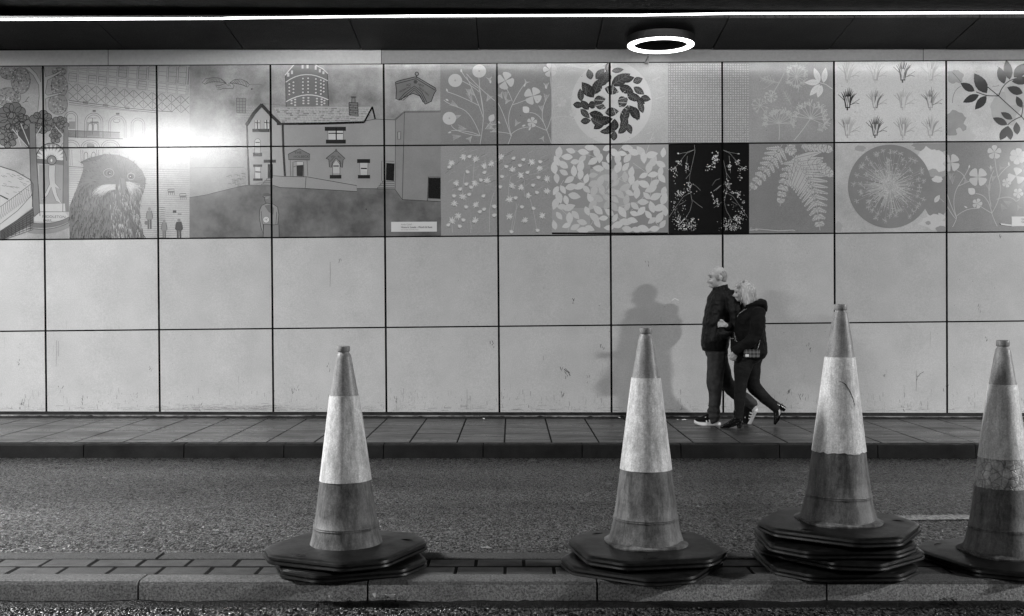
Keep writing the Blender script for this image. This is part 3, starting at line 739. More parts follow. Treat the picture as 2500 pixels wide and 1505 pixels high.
# tower
tw = [(288, 250), (340, 190), (350, 172), (520, 172), (565, 205), (592, 240), (600, 472), (292, 478)]
a.poly(tw, .18, .10, ly=3); a.line([(592, 240), (600, 472)], 3, .06, ly=4); a.line([(288, 250), (292, 478)], 3, .08, ly=4)
a.line([(285, 250), (330, 195), (352, 172)], 5, .6, ly=5); a.line([(500, 172), (560, 205), (595, 238)], 5, .6, ly=5)
a.line(bez((290, 300), (430, 195), (594, 290)), 4.5, .6, ly=5); a.line(bez((292, 442), (440, 350), (598, 428)), 4.5, .6, ly=5)
for (x, y, w_, h_) in [(300, 232, 16, 28), (328, 216, 14, 26), (405, 176, 14, 26), (440, 174, 15, 26), (500, 182, 14, 28), (530, 205, 14, 24), (556, 222, 14, 20)]: a.rect(x, y, x + w_, y + h_, .62, ly=5)
for (y0, n_, st) in [(266, 5, 25)]:
    for r_ in range(n_):
        for x, dy in ((308, 40), (338, 27), (406, 0), (444, -2), (500, 3), (536, 12), (557, 20)):
            y = y0 + r_ * st + dy * (1 if x < 400 else 1)
            if y > 385: continue
            a.ell(x + 8, y + 8, 8.5, 7, .60, 8, ly=5); a.ring(x + 8, y + 8, 9, 8, 1.4, .07, 8, ly=6)
for r_ in range(3):
    for x, dy in ((326, 20), (352, 12), (412, 0), (448, 0), (510, 6), (544, 10), (564, 20)): 
        y = 408 + r_ * 20 + dy
        if y < 468: a.ell(x + 6, y + 6, 8, 6, .58, 8, ly=5)
# chimney right
a.poly([(748, 448), (812, 448), (815, 548), (750, 540)], .20, ly=5); a.line([(748, 448), (812, 448), (815, 548), (750, 540)], 3.5, .03, ly=6, closed=True)
for k in range(7): a.line([(750, 460 + k * 12), (812, 458 + k * 12)], 2.2, .04, ly=6); a.line([(760 + (k % 3) * 18, 460 + k * 12), (760 + (k % 3) * 18, 472 + k * 12)], 2, .04, ly=6)
a.rect(768, 412, 794, 446, .2, ly=5); a.line([(768, 446), (770, 415), (792, 415), (793, 446)], 3, .04, ly=6); a.rect(762, 403, 800, 414, .09, ly=6)
D_ = .022
a.line([(5, 612), (60, 525), (118, 462)], 19, D_, ly=7); a.line([(112, 462), (180, 535), (250, 604)], 18, D_, ly=7)
a.line([(225, 603), (560, 600), (858, 590)], 12, D_, ly=7); a.line([(858, 592), (890, 530), (917, 480)], 9, D_, ly=7); a.line([(917, 478), (938, 566)], 8, D_, ly=7)
a.line([(8, 600), (14, 800), (24, 1045)], 9, .04, ly=7); a.line([(268, 605), (272, 780), (284, 980)], 11, D_, ly=7)
# windows of the gable
for x in (66, 134):
    a.rect(x, 576, x + 38, 640, .5, ly=5); a.line([(x + 18, 574), (x + 20, 640)], 5, D_, ly=6); a.line([(x, 592), (x + 38, 596)], 4, D_, ly=6); a.line([(x, 576), (x, 640)], 2, .1, ly=6); a.line([(x + 38, 576), (x + 38, 640)], 2, .1, ly=6)
a.rect(48, 638, 172, 662, D_, ly=6)
a.poly([(64, 770), (64, 735)] + arc(86, 732, 21, 22, 180, 0, 8) + [(107, 770)], .48, ly=5); a.line([(64, 812), (64, 735)] + arc(86, 732, 21, 22, 180, 0, 8) + [(107, 812)], 2, .12, ly=6); a.line([(70, 737), (102, 738)], 4, .04, ly=6)
a.rect(64, 780, 107, 812, .42, ly=5); a.rect(53, 812, 118, 838, D_, ly=6)
a.rect(66, 914, 108, 1000, .52, ly=5); a.rect(54, 897, 118, 914, D_, ly=6); a.rect(54, 998, 122, 1014, D_, ly=6); a.line([(70, 950), (106, 952)], 6, D_, ly=6); a.line([(66, 914), (66, 998)], 2, .1, ly=6); a.line([(108, 914), (108, 998)], 2, .1, ly=6)
a.rect(130, 862, 218, 884, D_, ly=6); a.rect(145, 884, 158, 1000, .38, ly=5); a.rect(160, 895, 196, 995, D_, ly=6)
for k in range(4): a.line([(150 - k * 12, 1000 + k * 13), (190, 1000 + k * 13)], 2, .12, ly=6); a.line([(150 - k * 12, 1000 + k * 13), (150 - k * 12, 1012 + k * 13)], 2, .12, ly=6)
# window over door, upper right
a.rect(596, 652, 708, 718, .5, ly=5); a.rect(573, 624, 726, 653, D_, ly=6); a.rect(581, 717, 725, 745, D_, ly=6); a.line([(655, 628), (656, 718)], 6, D_, ly=6); a.line([(600, 671), (704, 671)], 5, D_, ly=6); a.line([(595, 652), (597, 718)], 2, .08, ly=6); a.line([(708, 652), (706, 718)], 2, .08, ly=6)
# door with sign
sg = [(308, 822), (388, 783), (464, 822), (463, 864), (310, 862)]
a.poly(sg, .17, .05, ly=5); a.line(sg, 3, .05, ly=6, closed=True); a.text('THE', 352, 820, 17, .05, 2, ly=7, wsc=1.2); a.text('HOLBECK', 347, 849, 17, .05, 1, ly=7, wsc=1.05)
a.line([(322, 865), (325, 980)], 2, .1, ly=5); a.line([(444, 865), (450, 980)], 2, .1, ly=5); a.line([(342, 985), (342, 880), (372, 874), (418, 878), (420, 985)], 2.4, .07, ly=6); a.rect(372, 876, 418, 900, .48, ly=5); a.poly([(368, 905), (416, 900), (414, 982), (370, 980)], D_, ly=7); a.line([(345, 915), (370, 906)], 2, .1, ly=6)
# gothic doorway
gp = [(582, 852), (655, 793), (720, 854), (706, 862), (700, 920), (688, 915), (682, 880), (655, 850), (628, 885), (620, 918), (606, 915), (602, 862)]
a.poly(gp, .19, .05, ly=5); a.line(gp, 3, .05, ly=6, closed=True); a.leaf(655, 808, 90, 26, 18, .12, ly=7); a.text('AD', 620, 850, 12, .04, 35, ly=7); a.text('1877', 662, 836, 11, .04, -42, ly=7); a.text('WORKING', 616, 880, 10, .04, 50, ly=7, wsc=.8); a.text('HALL', 675, 868, 10, .04, -62, ly=7)
a.poly([(630, 960), (630, 895), (656, 862), (682, 895), (683, 960)], .45, ly=5); a.line([(630, 975), (630, 895), (656, 862), (682, 895), (683, 975)], 2.4, .08, ly=6); a.line([(635, 908), (674, 908)], 6, D_, ly=6); a.rect(609, 973, 693, 999, D_, ly=6)
a.rect(827, 884, 885, 974, .47, ly=5); a.rect(807, 858, 901, 886, D_, ly=6); a.rect(813, 973, 901, 998, D_, ly=6); a.line([(835, 925), (878, 926)], 6, D_, ly=6); a.line([(826, 886), (830, 973)], 2, .1, ly=6); a.line([(886, 886), (882, 973)], 2, .1, ly=6)
# ramp wall and ground
a.poly([(0, 1048), (190, 1050), (430, 1072), (805, 1095), (806, 1072), (1080, 1072), (1135, 1152), (1414, 1166), (1416, 1440), (-408, 1440), (-408, 1136), (-300, 1120), (-100, 1070)], .15, .55, ly=3)
rmp = [(190, 978), (285, 984), (440, 986), (804, 1050), (805, 1093), (430, 1070), (250, 1064), (190, 1045)]
a.poly(rmp, .30, .04, ly=4); a.line(rmp, 2.6, .05, ly=5, closed=True); a.line([(437, 988), (431, 1068)], 2.4, .06, ly=5)
a.line([(-408, 1136), (-300, 1120), (-100, 1070), (0, 1048), (190, 1050)], 3, .09, ly=5); a.line([(806, 1071), (1080, 1074), (1135, 1151), (1414, 1166)], 2.6, .06, ly=5)
# faint stone blocks left of the gable
for _ in range(26):
    x, y = R.uniform(-150, -15), R.uniform(960, 1070) ; 
    if y < 1100 + x * .25 - 30: a.line([(x, y), (x + 22, y - 3), (x + 22, y + 10)], 1.6, .16, ly=4)
a.line([(-408, 922), (-10, 918)], 1.6, .2, ly=4)
# outlines of the right annex
a.line([(870, 580), (940, 568), (1085, 574), (1150, 518), (1412, 515)], 2.4, .06, ly=5); a.line([(1085, 566), (1148, 512), (1412, 508)], 1.8, .08, ly=5)
a.line([(1085, 574), (1083, 1072)], 2, .08, ly=5); a.line([(1150, 518), (1135, 1150)], 2.2, .07, ly=5)
a.line([(1100, 662), (1124, 658), (1122, 714), (1102, 716)], 2, .07, ly=5, closed=True); a.poly([(1104, 664), (1121, 662), (1119, 711), (1105, 712)], .33, ly=4)
a.poly([(1019, 886), (1078, 890), (1074, 1015), (1016, 1010)], .014, ly=6); a.line([(985, 1015), (985, 872), (1076, 874)], 2, .09, ly=5); a.poly([(1326, 992), (1412, 994), (1412, 1146), (1322, 1142)], .014, ly=6); a.line([(1317, 1160), (1324, 986), (1412, 988)], 2.6, .06, ly=5)
for k in range(4): a.line([(990 - k * 12, 1018 + k * 15), (1078, 1020 + k * 15)], 2, .1, ly=6); a.line([(990 - k * 12, 1018 + k * 15), (990 - k * 12, 1032 + k * 15)], 2, .1, ly=6)
# arch stone at top right
st = [(1085, 300), (1110, 290), (1225, 262), (1240, 262), (1375, 342), (1380, 360), (1365, 385), (1345, 440), (1300, 460), (1285, 440), (1260, 400), (1212, 382), (1160, 405), (1112, 430), (1088, 420), (1092, 360)]
a.poly(st, .17, .14, ly=4); a.line(st, 3.6, .025, ly=5, closed=True); a.line([(1090, 312), (1235, 275), (1372, 358)], 3, .03, ly=5)
for q in (0, 14, 28): a.line([(1110 + q, 428 + q * .2), (1150 + q * .6, 382 + q), (1222, 328 + q), (1275 - q * .4, 370 + q), (1312 - q, 445)], 2.6, .03, ly=6)
a.ell(1240, 240, 13, 13, .2, 10, ly=5); a.ring(1240, 240, 13, 13, 4, .03, 12, ly=6); a.line([(1237, 252), (1237, 268)], 5, .04, ly=6)
for k in range(6): a.ring(1231 + 8 * math.cos(k), 297 + 8 * math.sin(k), 5, 5, 2.2, .03, 8, ly=6)
a.text('AD', 1165, 330, 16, .03, 12, ly=7, wsc=1.1); a.text('1877', 1243, 318, 17, .03, -28, ly=7); a.text('WORKING', 1117, 377, 14, .03, 26, ly=7, wsc=.95); a.text("MENS HALL", 1250, 342, 14, .03, -38, ly=7, wsc=.95)
# standing man with cap
a.ell(150, 1128, 22, 22, .24, 12, ly=5); a.poly([(120, 1122), (130, 1106), (160, 1102), (180, 1112), (182, 1124), (140, 1130)], .1, ly=6); a.line([(122, 1128), (142, 1140)], 4, .06, ly=6)
a.line([(136, 1135), (138, 1160), (150, 1180)], 2.4, .06, ly=6)
bd = [(115, 1195), (150, 1178), (195, 1182), (230, 1205), (240, 1260), (232, 1330), (205, 1335), (125, 1330), (128, 1400), (112, 1360), (98, 1280), (102, 1225)]
a.poly(bd, .25, .08, ly=5); a.line(bd, 2.6, .05, ly=6, closed=True); a.poly([(130, 1330), (240, 1335), (242, 1440), (125, 1440)], .20, .1, ly=5); a.line([(130, 1330), (125, 1440)], 2.6, .05, ly=6); a.line([(240, 1335), (242, 1440)], 2.6, .05, ly=6); a.line([(185, 1345), (183, 1440)], 2, .07, ly=6)
a.poly([(135, 1195), (165, 1240), (200, 1262), (205, 1215), (185, 1185)], .15, ly=6); a.line([(112, 1235), (120, 1330)], 2, .06, ly=6); a.line([(225, 1240), (218, 1330)], 2, .06, ly=6)
a.ell(148, 1297, 18, 18, .2, 14, ly=7); a.ring(148, 1297, 17, 17, 3, .7, 16, ly=8); a.ring(148, 1298, 9, 9, 3, .7, 12, ly=8)
a.ell(43, 350, 5, 5, .03, 8, ly=5); a.ell(873, 1221, 5, 4, .02, 7, ly=5)

# ---------------------------------------------------------------- 4 poppies / daisies
W_ = .53
def stem(a, pts, wd=3.0, t=.45):
    p = []
    for k in range(len(pts) - 2):
        pass
    a.line(pts, wd, t)
def poppy(a, x, y, r):
    a.ell(x, y, r, r * .95, W_, 22, g=.05, ly=4); 
    for k in range(14): th = k * .45; a.line([(x + r * .25 * math.cos(th), y + r * .25 * math.sin(th)), (x + r * .85 * math.cos(th), y + r * .85 * math.sin(th))], 1.2, W_ * .85, ly=5)
    a.ell(x, y, r * .14, r * .16, .36, 8, ly=6)
a.clipq = None
poppy(a, 1518, 288, 50); poppy(a, 1692, 220, 50); poppy(a, 1476, 562, 49)
def sprays(a, pts_list, wd=3, t=.43):
    for p in pts_list: a.line(bez(*p), wd, t, ly=3)
sprays(a, [((1698, 750), (1725, 600), (1722, 520)), ((1722, 520), (1715, 420), (1690, 350)), ((1700, 690), (1640, 520), (1560, 490)), ((1560, 490), (1470, 460), (1435, 430)), ((1722, 560), (1680, 430), (1600, 260)), ((1692, 345), (1600, 300), (1562, 215)), ((1805, 435), (1700, 350), (1600, 240)), ((1700, 690), (1640, 650), (1490, 650)), ((1690, 470), (1560, 400), (1460, 370)), ((1735, 640), (1780, 590), (1800, 540)), ((1690, 270), (1700, 400), (1722, 520)), ((1565, 290), (1650, 330), (1690, 370)), ((1490, 610), (1500, 660), (1690, 690))])
def ferny(a, x, y, ang, L_, t=.38):
    for k in range(6):
        for sg in (-1, 1):
            th = math.radians(ang + sg * (20 + 8 * k)); u = k / 6 * L_; bx, by = x + u * math.cos(math.radians(ang)), y - u * math.sin(math.radians(ang))
            a.line([(bx, by), (bx + 26 * math.cos(th), by - 26 * math.sin(th))], 1.5, t, ly=3)
    a.line([(x, y), (x + L_ * math.cos(math.radians(ang)), y - L_ * math.sin(math.radians(ang)))], 2, t, ly=3)
for (x, y, an, L_) in [(1640, 440, 110, 70), (1660, 400, 130, 60), (1620, 400, 95, 50), (1540, 480, 150, 60), (1560, 540, 200, 60), (1600, 640, 170, 60), (1560, 690, 190, 60), (1770, 640, 70, 60), (1780, 660, 20, 50), (1770, 300, 100, 30), (1745, 440, 60, 50), (1640, 690, 230, 40)]: ferny(a, x, y, an, L_)
for (x, y, an) in [(1462, 370, 110), (1470, 435, 150), (1563, 230, 95), (1772, 310, 80), (1490, 660, 200)]: a.leaf(x, y, an, 26, 12, .48, ly=4)
a.leaf(1768, 585, 60, 60, 45, .45, ly=4)
a = Z3
def fourpetal(a, x, y, r, rot=45, n=4): a.petals(x, y, r, n, W_, .85, rot, .38, ly=4)
fourpetal(a, 100, 290, 62, 75); fourpetal(a, 300, 400, 62, 60); fourpetal(a, 424, 212, 50, 100, 5); fourpetal(a, 294, 590, 36, 80, 5)
a.leaf(270, 520, 135, 60, 50, W_, ly=4)
for (x, y, r) in [(508, 445, 34), (590, 520, 30)]: a.petals(x, y, r, 5, .5, .85, 20, None, ly=2)
sprays(a, [((145, 690), (100, 560), (150, 465)), ((150, 465), (230, 440), (290, 410)), ((140, 690), (80, 500), (40, 440)), ((150, 465), (190, 380), (235, 320)), ((120, 750), (140, 700), (145, 680)), ((145, 680), (110, 660), (-10, 660)), ((140, 680), (200, 620), (300, 625)), ((275, 520), (360, 520), (400, 650)), ((400, 650), (420, 700), (432, 740)), ((400, 650), (470, 480), (440, 400)), ((440, 400), (430, 320), (424, 250)), ((400, 650), (320, 620), (290, 600)), ((440, 410), (460, 360), (520, 330)), ((430, 570), (500, 530), (580, 560)), ((390, 620), (340, 530), (400, 420)), ((100, 330), (140, 400), (150, 440)), ((-10, 600), (20, 620), (60, 590))])
for (x, y, an, L_) in [(100, 430, 90, 60), (100, 460, 60, 40), (80, 420, 120, 40), (370, 520, 100, 50), (390, 440, 80, 50), (400, 350, 95, 40), (20, 640, 160, 60), (170, 620, 60, 40), (240, 320, 60, 30), (380, 690, 240, 30)]: ferny(a, x, y, an, L_)
for (x, y, an) in [(235, 335, 70), (64, 600, 140), (395, 350, 95), (220, 620, 20), (270, 650, 60)]: a.leaf(x, y, an, 30, 12, .5, ly=4)
# daisies (row 2)
def daisy(a, x, y, r, full=True):
    n_ = 9; t = .56
    if full:
        for k in range(n_):
            th = 360 / n_ * k + R.uniform(-8, 8); a.leaf(x, y, th, r * R.uniform(.75, 1.25), r * .30, t * R.uniform(.85, 1.1), ly=4)
        pass
    else:
        an = R.uniform(60, 120)
        for k in range(5): a.leaf(x, y + r * .5, an - 40 + 20 * k, r * 1.3, r * .4, t, ly=4)
    a.line([(x - r * .6, y + r * .7), (x + r * .3, y + r * .9)], 1.6, .2, ly=3)
for (x, y, f_) in [(1578, 842, 1), (1625, 840, 0), (1665, 858, 1), (1492, 885, 1), (1480, 915, 0), (1730, 908, 1), (1780, 890, 1), (1735, 955, 0), (1602, 950, 0), (1525, 1030, 1), (1660, 1030, 1), (1700, 1010, 0), (1748, 1015, 1), (1600, 1040, 0), (1630, 1062, 0), (1560, 1075, 0), (1508, 1125, 0), (1572, 1130, 1), (1622, 1115, 0), (1728, 1125, 0), (1510, 1178, 1), (1667, 1188, 1), (1595, 1205, 0), (1700, 1240, 0), (1730, 1222, 0), (1540, 1270, 1), (1495, 1305, 1), (1575, 1300, 0), (1662, 1303, 1), (1473, 1335, 0), (1548, 1345, 0), (1800, 1205, 0), (1805, 1265, 0)]: daisy(Z2, x, y, 27 if f_ else 20, f_)
for (x, y, f_) in [(68, 842, 1), (165, 852, 0), (235, 862, 0), (292, 880, 1), (352, 878, 0), (152, 932, 1), (205, 905, 0), (350, 925, 1), (105, 912, 0), (265, 955, 0), (212, 975, 1), (340, 992, 0), (402, 1000, 1), (150, 1050, 1), (215, 1062, 1), (302, 1048, 0), (62, 1060, 0), (265, 1122, 1), (400, 1090, 1), (325, 1100, 0), (130, 1150, 1), (175, 1140, 0), (218, 1205, 0), (20, 1200, 0), (128, 1272, 1), (242, 1300, 1), (368, 1268, 1), (20, 1268, 0), (332, 1375, 0), (300, 1215, 0), (75, 985, 0), (140, 1385, 0)]: daisy(Z3, x, y, 27 if f_ else 20, f_)
sprays(Z3, [((150, 1390), (180, 1280), (180, 1180)), ((330, 1380), (310, 1250), (280, 1150)), ((240, 1130), (230, 1060), (240, 1010)), ((145, 1380), (150, 1270), (200, 1180)), ((125, 1130), (120, 1060), (140, 980))], 2.2, .40)
sprays(Z2, [((1630, 1390), (1640, 1340), (1625, 1300)), ((1765, 1390), (1768, 1320), (1765, 1240)), ((1570, 1100), (1575, 1050), (1585, 960)), ((1640, 1090), (1650, 1000), (1655, 880)), ((1500, 1390), (1490, 1330), (1500, 1290)), ((1765, 1240), (1780, 1150), (1800, 1100))], 2.2, .40)
for _ in range(70):
    x, y = R.uniform(1440, 2200), R.uniform(790, 1100); Z2.line([(x, y), (x + R.uniform(20, 50), y - R.uniform(12, 26))], 1.8, R.choice([.25, .37, .37]), ly=2)
Z3.line([(433, 165), (437, 755)], 2, .33, ly=5)
# ---------------------------------------------------------------- 5 leaf wreath in a pale disc
a = Z3
disc = [(870 + 292 * math.cos(2 * PI * k / 60), 448 + 300 * math.sin(2 * PI * k / 60)) for k in range(60)]
a.poly(disc, .53, .02, ly=2)
LD = .030; VN = .10
for (x, y, an, L_, w_, t) in [(838, 232, 82, 78, 44, 1), (722, 282, 105, 75, 52, 1), (755, 278, 50, 95, 58, 1), (870, 220, 8, 85, 40, 1), (838, 305, 92, 85, 66, .8), (868, 325, 32, 155, 82, 1.1), (1025, 300, 20, 72, 52, 1.8), (745, 390, 70, 120, 72, 1), (742, 412, 128, 135, 78, .7), (650, 440, 95, 90, 48, 1.4), (690, 425, 165, 0, 0, 1), (590, 462, -5, 75, 48, 1.1), (700, 470, 10, 62, 56, .8), (740, 435, 10, 85, 62, 1.3), (750, 460, -20, 80, 50, 1.6), (645, 495, -45, 90, 46, 1.6), (708, 525, -14, 110, 62, .8), (645, 585, 5, 72, 48, 1.3), (862, 560, 205, 0, 0, 1), (765, 590, 12, 110, 66, .7), (740, 640, 35, 105, 52, .9), (785, 660, 5, 105, 42, 1.5), (820, 520, 5, 98, 66, 1.6), (862, 640, 75, 0, 0, 1), (890, 655, 88, 85, 60, .8), (885, 725, 85, 70, 48, 1.5), (918, 672, 40, 90, 48, 1.4), (985, 600, -70, 78, 46, 1.6), (945, 605, 72, 140, 66, 1.3), (1072, 572, 125, 120, 66, .8), (915, 450, 20, 75, 72, 1.2), (925, 480, 50, 85, 60, 1.5), (1098, 525, 108, 100, 46, 1.8), (1000, 405, -10, 80, 58, .9), (1080, 410, -12, 72, 50, 1.3), (1048, 420, -30, 70, 46, .8), (1030, 335, -35, 90, 50, 1.7), (925, 335, -18, 105, 66, .9), (820, 345, -15, 100, 66, 1.4), (860, 380, 70, 60, 50, 1.0), (790, 330, 60, 90, 56, 1.2), (945, 290, 15, 90, 50, .7), (985, 375, -40, 90, 60, 1.2), (1040, 480, -80, 95, 52, .7), (985, 560, -120, 95, 56, 1.3), (905, 620, 200, 90, 50, .8), (800, 610, 150, 90, 52, 1.5), (705, 500, 130, 85, 52, 1.0), (690, 400, 100, 80, 50, 1.5)]:
    if L_: a.leaf(x, y, an, L_ * 1.06, w_ * 1.02, LD * t, VN * t * 1.5, ly=3)
for k in range(16):
    th = 2 * PI * k / 16 + .1; a.line([(870, 440), (870 + 130 * math.cos(th), 440 + 120 * math.sin(th))], 2.0, .42, ly=6)
for _ in range(60):
    x, y = R.uniform(450, 1260), R.uniform(180, 730)
    if (x - 870) ** 2 + (y - 448) ** 2 > 300 ** 2: L_ = R.uniform(20, 70); a.line([(x, y), (x + L_, y - L_ * R.uniform(.2, .8))], 2.2, R.choice([.38, .5]), ly=2)
# pale leaf pattern, 3x3 tinted squares
for i in range(3):
    for j in range(3):
        x0 = [438, 716, 996, 1282][i]; x1 = [438, 716, 996, 1282][i + 1]; y0 = [755, 928, 1212, 1388][j]; y1 = [755, 928, 1212, 1388][j + 1]
        a.rect(x0, y0, x1, y1, [[.33, .25, .34], [.30, .38, .30], [.37, .31, .27]][j][i], .05, ly=2)
LP = .58
def oleaf(x, y, an, L_, w_, t):
    r_ = math.radians(an); a.leaf(x - 3 * math.cos(r_), y + 3 * math.sin(r_), an, L_ + 7, w_ + 8, .27, ly=3); a.leaf(x, y, an, L_, w_, t * 1.06, ly=3)
    a.line([(x, y), (x + L_ * .8 * math.cos(r_), y - L_ * .8 * math.sin(r_))], .5, t * .8, ly=4)
def sprig(x, y, ang, n_, L_, t=LP, sc=1.0):
    for k in range(n_):
        u = (k + .6) * 46 * sc; th = math.radians(ang + 6 * k); bx, by = x + u * math.cos(th), y - u * math.sin(th)
        oleaf(bx, by, ang + 62, L_ * (1 - .05 * k), L_ * .52, t * R.uniform(.88, 1.08)); oleaf(bx, by, ang - 58, L_ * (1 - .05 * k), L_ * .52, t * R.uniform(.88, 1.08))
    th = math.radians(ang + 6 * n_); a.line([(x, y), (x + n_ * 46 * sc * math.cos(th), y - n_ * 46 * sc * math.sin(th))], 3, t, ly=3)
    oleaf(x + (n_ * 46) * sc * math.cos(th), y - n_ * 46 * sc * math.sin(th), ang + 5 * n_, L_, L_ * .52, t)
ACC = []
HOLE = [(650, 1165, 62), (1062, 900, 62), (690, 905, 42), (1085, 1290, 48), (700, 1300, 40), (1240, 860, 36), (455, 1240, 34), (930, 1180, 44), (800, 1250, 36)]
for _ in range(900):
    sx_, sy_ = R.uniform(440, 1278), R.uniform(760, 1380); an = R.uniform(0, 360); k_ = R.choice((3, 4, 5)); cen = i_s = 0
    for k in range(k_):
        th = math.radians(an + 5 * k); bx, by = sx_ + k * 46 * math.cos(th), sy_ - k * 46 * math.sin(th)
        for sg in ((60, -60) if k < k_ - 1 else (0,)):
            la = an + 5 * k + sg + R.uniform(-8, 8); L_ = R.uniform(70, 98); r_ = math.radians(la); x2, y2 = bx + L_ * .5 * math.cos(r_), by - L_ * .5 * math.sin(r_)
            x3, y3 = 2 * x2 - bx, 2 * y2 - by
            if not (446 < bx < 1268 and 765 < by < 1378 and 452 < x2 < 1262 and 765 < y2 < 1376 and 442 < x3 < 1274 and 758 < y3 < 1384) or any((x2 - h_[0]) ** 2 + (y2 - h_[1]) ** 2 < h_[2] ** 2 for h_ in HOLE): continue
            if any((x2 - q[0]) ** 2 + (y2 - q[1]) ** 2 < 50 ** 2 for q in ACC): continue
            ACC.append((x2, y2)); mid_ = 716 < x2 < 996 and 928 < y2 < 1212
            a.leaf(bx, by, la, L_, L_ * .54, (.44 if mid_ else .53) * R.uniform(.93, 1.04), ly=3); cen += 1
    if cen >= 2: a.line([(sx_, sy_), (sx_ + (k_ - 1) * 44 * math.cos(math.radians(an + 4)), sy_ - (k_ - 1) * 44 * math.sin(math.radians(an + 4)))], 1.4, .52, ly=3)
# ---------------------------------------------------------------- 6 dot grid, black with white twigs
x = 1290
for i in range(33):
    for j in range(33):
        x, y = 1289 + i * 17.8 + R.uniform(-1, 1), 172 + j * 17.4 + R.uniform(-1, 1); r_ = R.choice([4.2, 4.8, 5.4]); 
        a.poly([(x - r_, y - r_ * .8), (x, y - r_), (x + r_, y - r_ * .7), (x + r_, y + r_ * .8), (x, y + r_), (x - r_, y + r_ * .7)], .48, ly=3)
for sg, cx in ((1, 1470), (-1, 1672)):
    def mx(p): return (cx + sg * p[0], p[1])
    br = [[(0, 755), (5, 800), (-5, 850), (-30, 960), (-40, 1040), (-28, 1100), (-15, 1170), (-30, 1230), (-70, 1300)], [(0, 790), (-55, 815), (-100, 870), (-120, 900), (-170, 940)], [(0, 790), (-60, 810), (-105, 818)], [(-50, 835), (-55, 880), (-60, 960)], [(-30, 960), (-60, 1000)], [(-28, 1100), (-80, 1130), (-130, 1200), (-185, 1280)], [(-20, 1150), (30, 1190), (60, 1210)], [(-35, 1030), (10, 1050), (45, 1085)], [(-60, 1290), (-30, 1340), (-20, 1380)], [(-70, 1165), (-110, 1190)]]
    if sg < 0: br = [[(x_, y_) for x_, y_ in b_] for b_ in br]
    for b_ in br: a.line([mx(p) for p in b_], 1.0, .30, ly=3)
    for (x, y, sx_, sy_, n_) in [(-110, 880, 12, 10, 14), (-115, 818, 5, 3, 3), (-160, 930, 22, 10, 14), (-55, 910, 9, 16, 14), (-135, 980, 12, 25, 7), (-40, 1040, 14, 14, 14), (-115, 1115, 20, 14, 16), (-90, 1100, 18, 8, 8), (-40, 1090, 20, 20, 10), (-150, 1170, 22, 8, 6), (-140, 1230, 12, 22, 9), (-110, 1300, 25, 22, 38), (-40, 1340, 30, 25, 42), (-90, 1350, 30, 14, 22), (-15, 1300, 10, 10, 9), (-80, 1200, 20, 25, 6)]:
        for _ in range(int(n_ * 1.7)):
            xx, yy = x + R.gauss(0, sx_ * .9), y + R.gauss(0, sy_ * .95); r_ = R.uniform(1.6, 4.8)
            X_, Y_ = mx((xx, yy))
            if not (1282 < X_ < 1864 and yy < 1384): continue
            a.poly([(X_ - r_, Y_), (X_ - r_ * .2, Y_ - r_ * R.uniform(.5, 1.2)), (X_ + r_, Y_ - r_ * .3), (X_ + r_ * .4, Y_ + r_)], R.choice([.6, .7, .4]), ly=4)
for (x, y, n_) in [(1625, 850, 26), (1610, 900, 18), (1570, 910, 10), (1630, 1165, 14), (1605, 1130, 6), (1630, 830, 10)]:
    for _ in range(n_):
        xx, yy = x + R.gauss(0, 12), y + R.gauss(0, 16); r_ = R.uniform(2.5, 6); a.poly([(xx - r_, yy), (xx, yy - r_), (xx + r_, yy), (xx, yy + r_)], .6, ly=4)
a.line([(1655, 1000), (1625, 1010), (1598, 1050)], 2, .25, ly=3); a.line([(1660, 1050), (1610, 1090)], 2, .3, ly=3)
# ---------------------------------------------------------------- 7 umbels; ferns
a = Z4
def umbel(x, y, ang, spread, r, n_, t, sub=7, dot=3.2, stem_=None):
    if stem_: a.line(bez((x, y), ((x + stem_[0]) / 2 + 8, (y + stem_[1]) / 2), stem_), 3.2, t, ly=3)
    for k in range(n_):
        th = math.radians(ang - spread / 2 + spread * k / max(1, n_ - 1) + R.uniform(-5, 5)); rr_ = r * R.uniform(.55, .85); ex, ey = x + rr_ * math.cos(th), y - rr_ * math.sin(th)
        a.line([(x, y), (ex, ey)], 2.2, t, ly=3)
        for _ in range(sub):
            t2 = th + R.uniform(-1.1, 1.1); q = r * R.uniform(.15, .38); fx, fy = ex + q * math.cos(t2), ey - q * math.sin(t2)
            a.line([(ex, ey), (fx, fy)], 1.3, t, ly=3); a.ell(fx, fy, dot, dot, t * 1.08, 6, ly=4)
umbel(530, 565, 75, 200, 135, 11, .48, 11, 4, (412, 722)); umbel(302, 600, 90, 190, 115, 12, .43, 12, 4.6, (302, 720)); umbel(430, 260, 90, 340, 85, 14, .48, 12, 2.8, None); umbel(245, 400, 90, 360, 45, 10, .46, 9, 2.6, (340, 235)); umbel(165, 470, 100, 300, 60, 9, .42, 7, 2.4, None)
umbel(590, 600, -60, 60, 60, 4, .42, 9, 3.2, None)
a.line([(428, 260), (445, 340), (440, 372)], 2.4, .46, ly=3)
for (x, y, an) in [(598, 300, 112), (600, 300, 182), (600, 315, 228), (612, 322, 252), (625, 305, 82)]: a.leaf(x, y, an, 112 if an != 252 else 95, 44, .66, .55, ly=5)
a.line([(600, 305), (640, 315), (690, 350)], 3, .6, ly=4)
for p in [[(165, 300), (200, 250), (260, 250)], [(165, 260), (220, 310), (310, 300)], [(190, 350), (240, 330), (265, 280)]]: a.line(bez(*p), 2, .40, ly=3)
a.leaf(300, 305, 165, 140, 70, .345, .42, ly=2); a.leaf(390, 460, 120, 120, 60, .33, .40, ly=2)
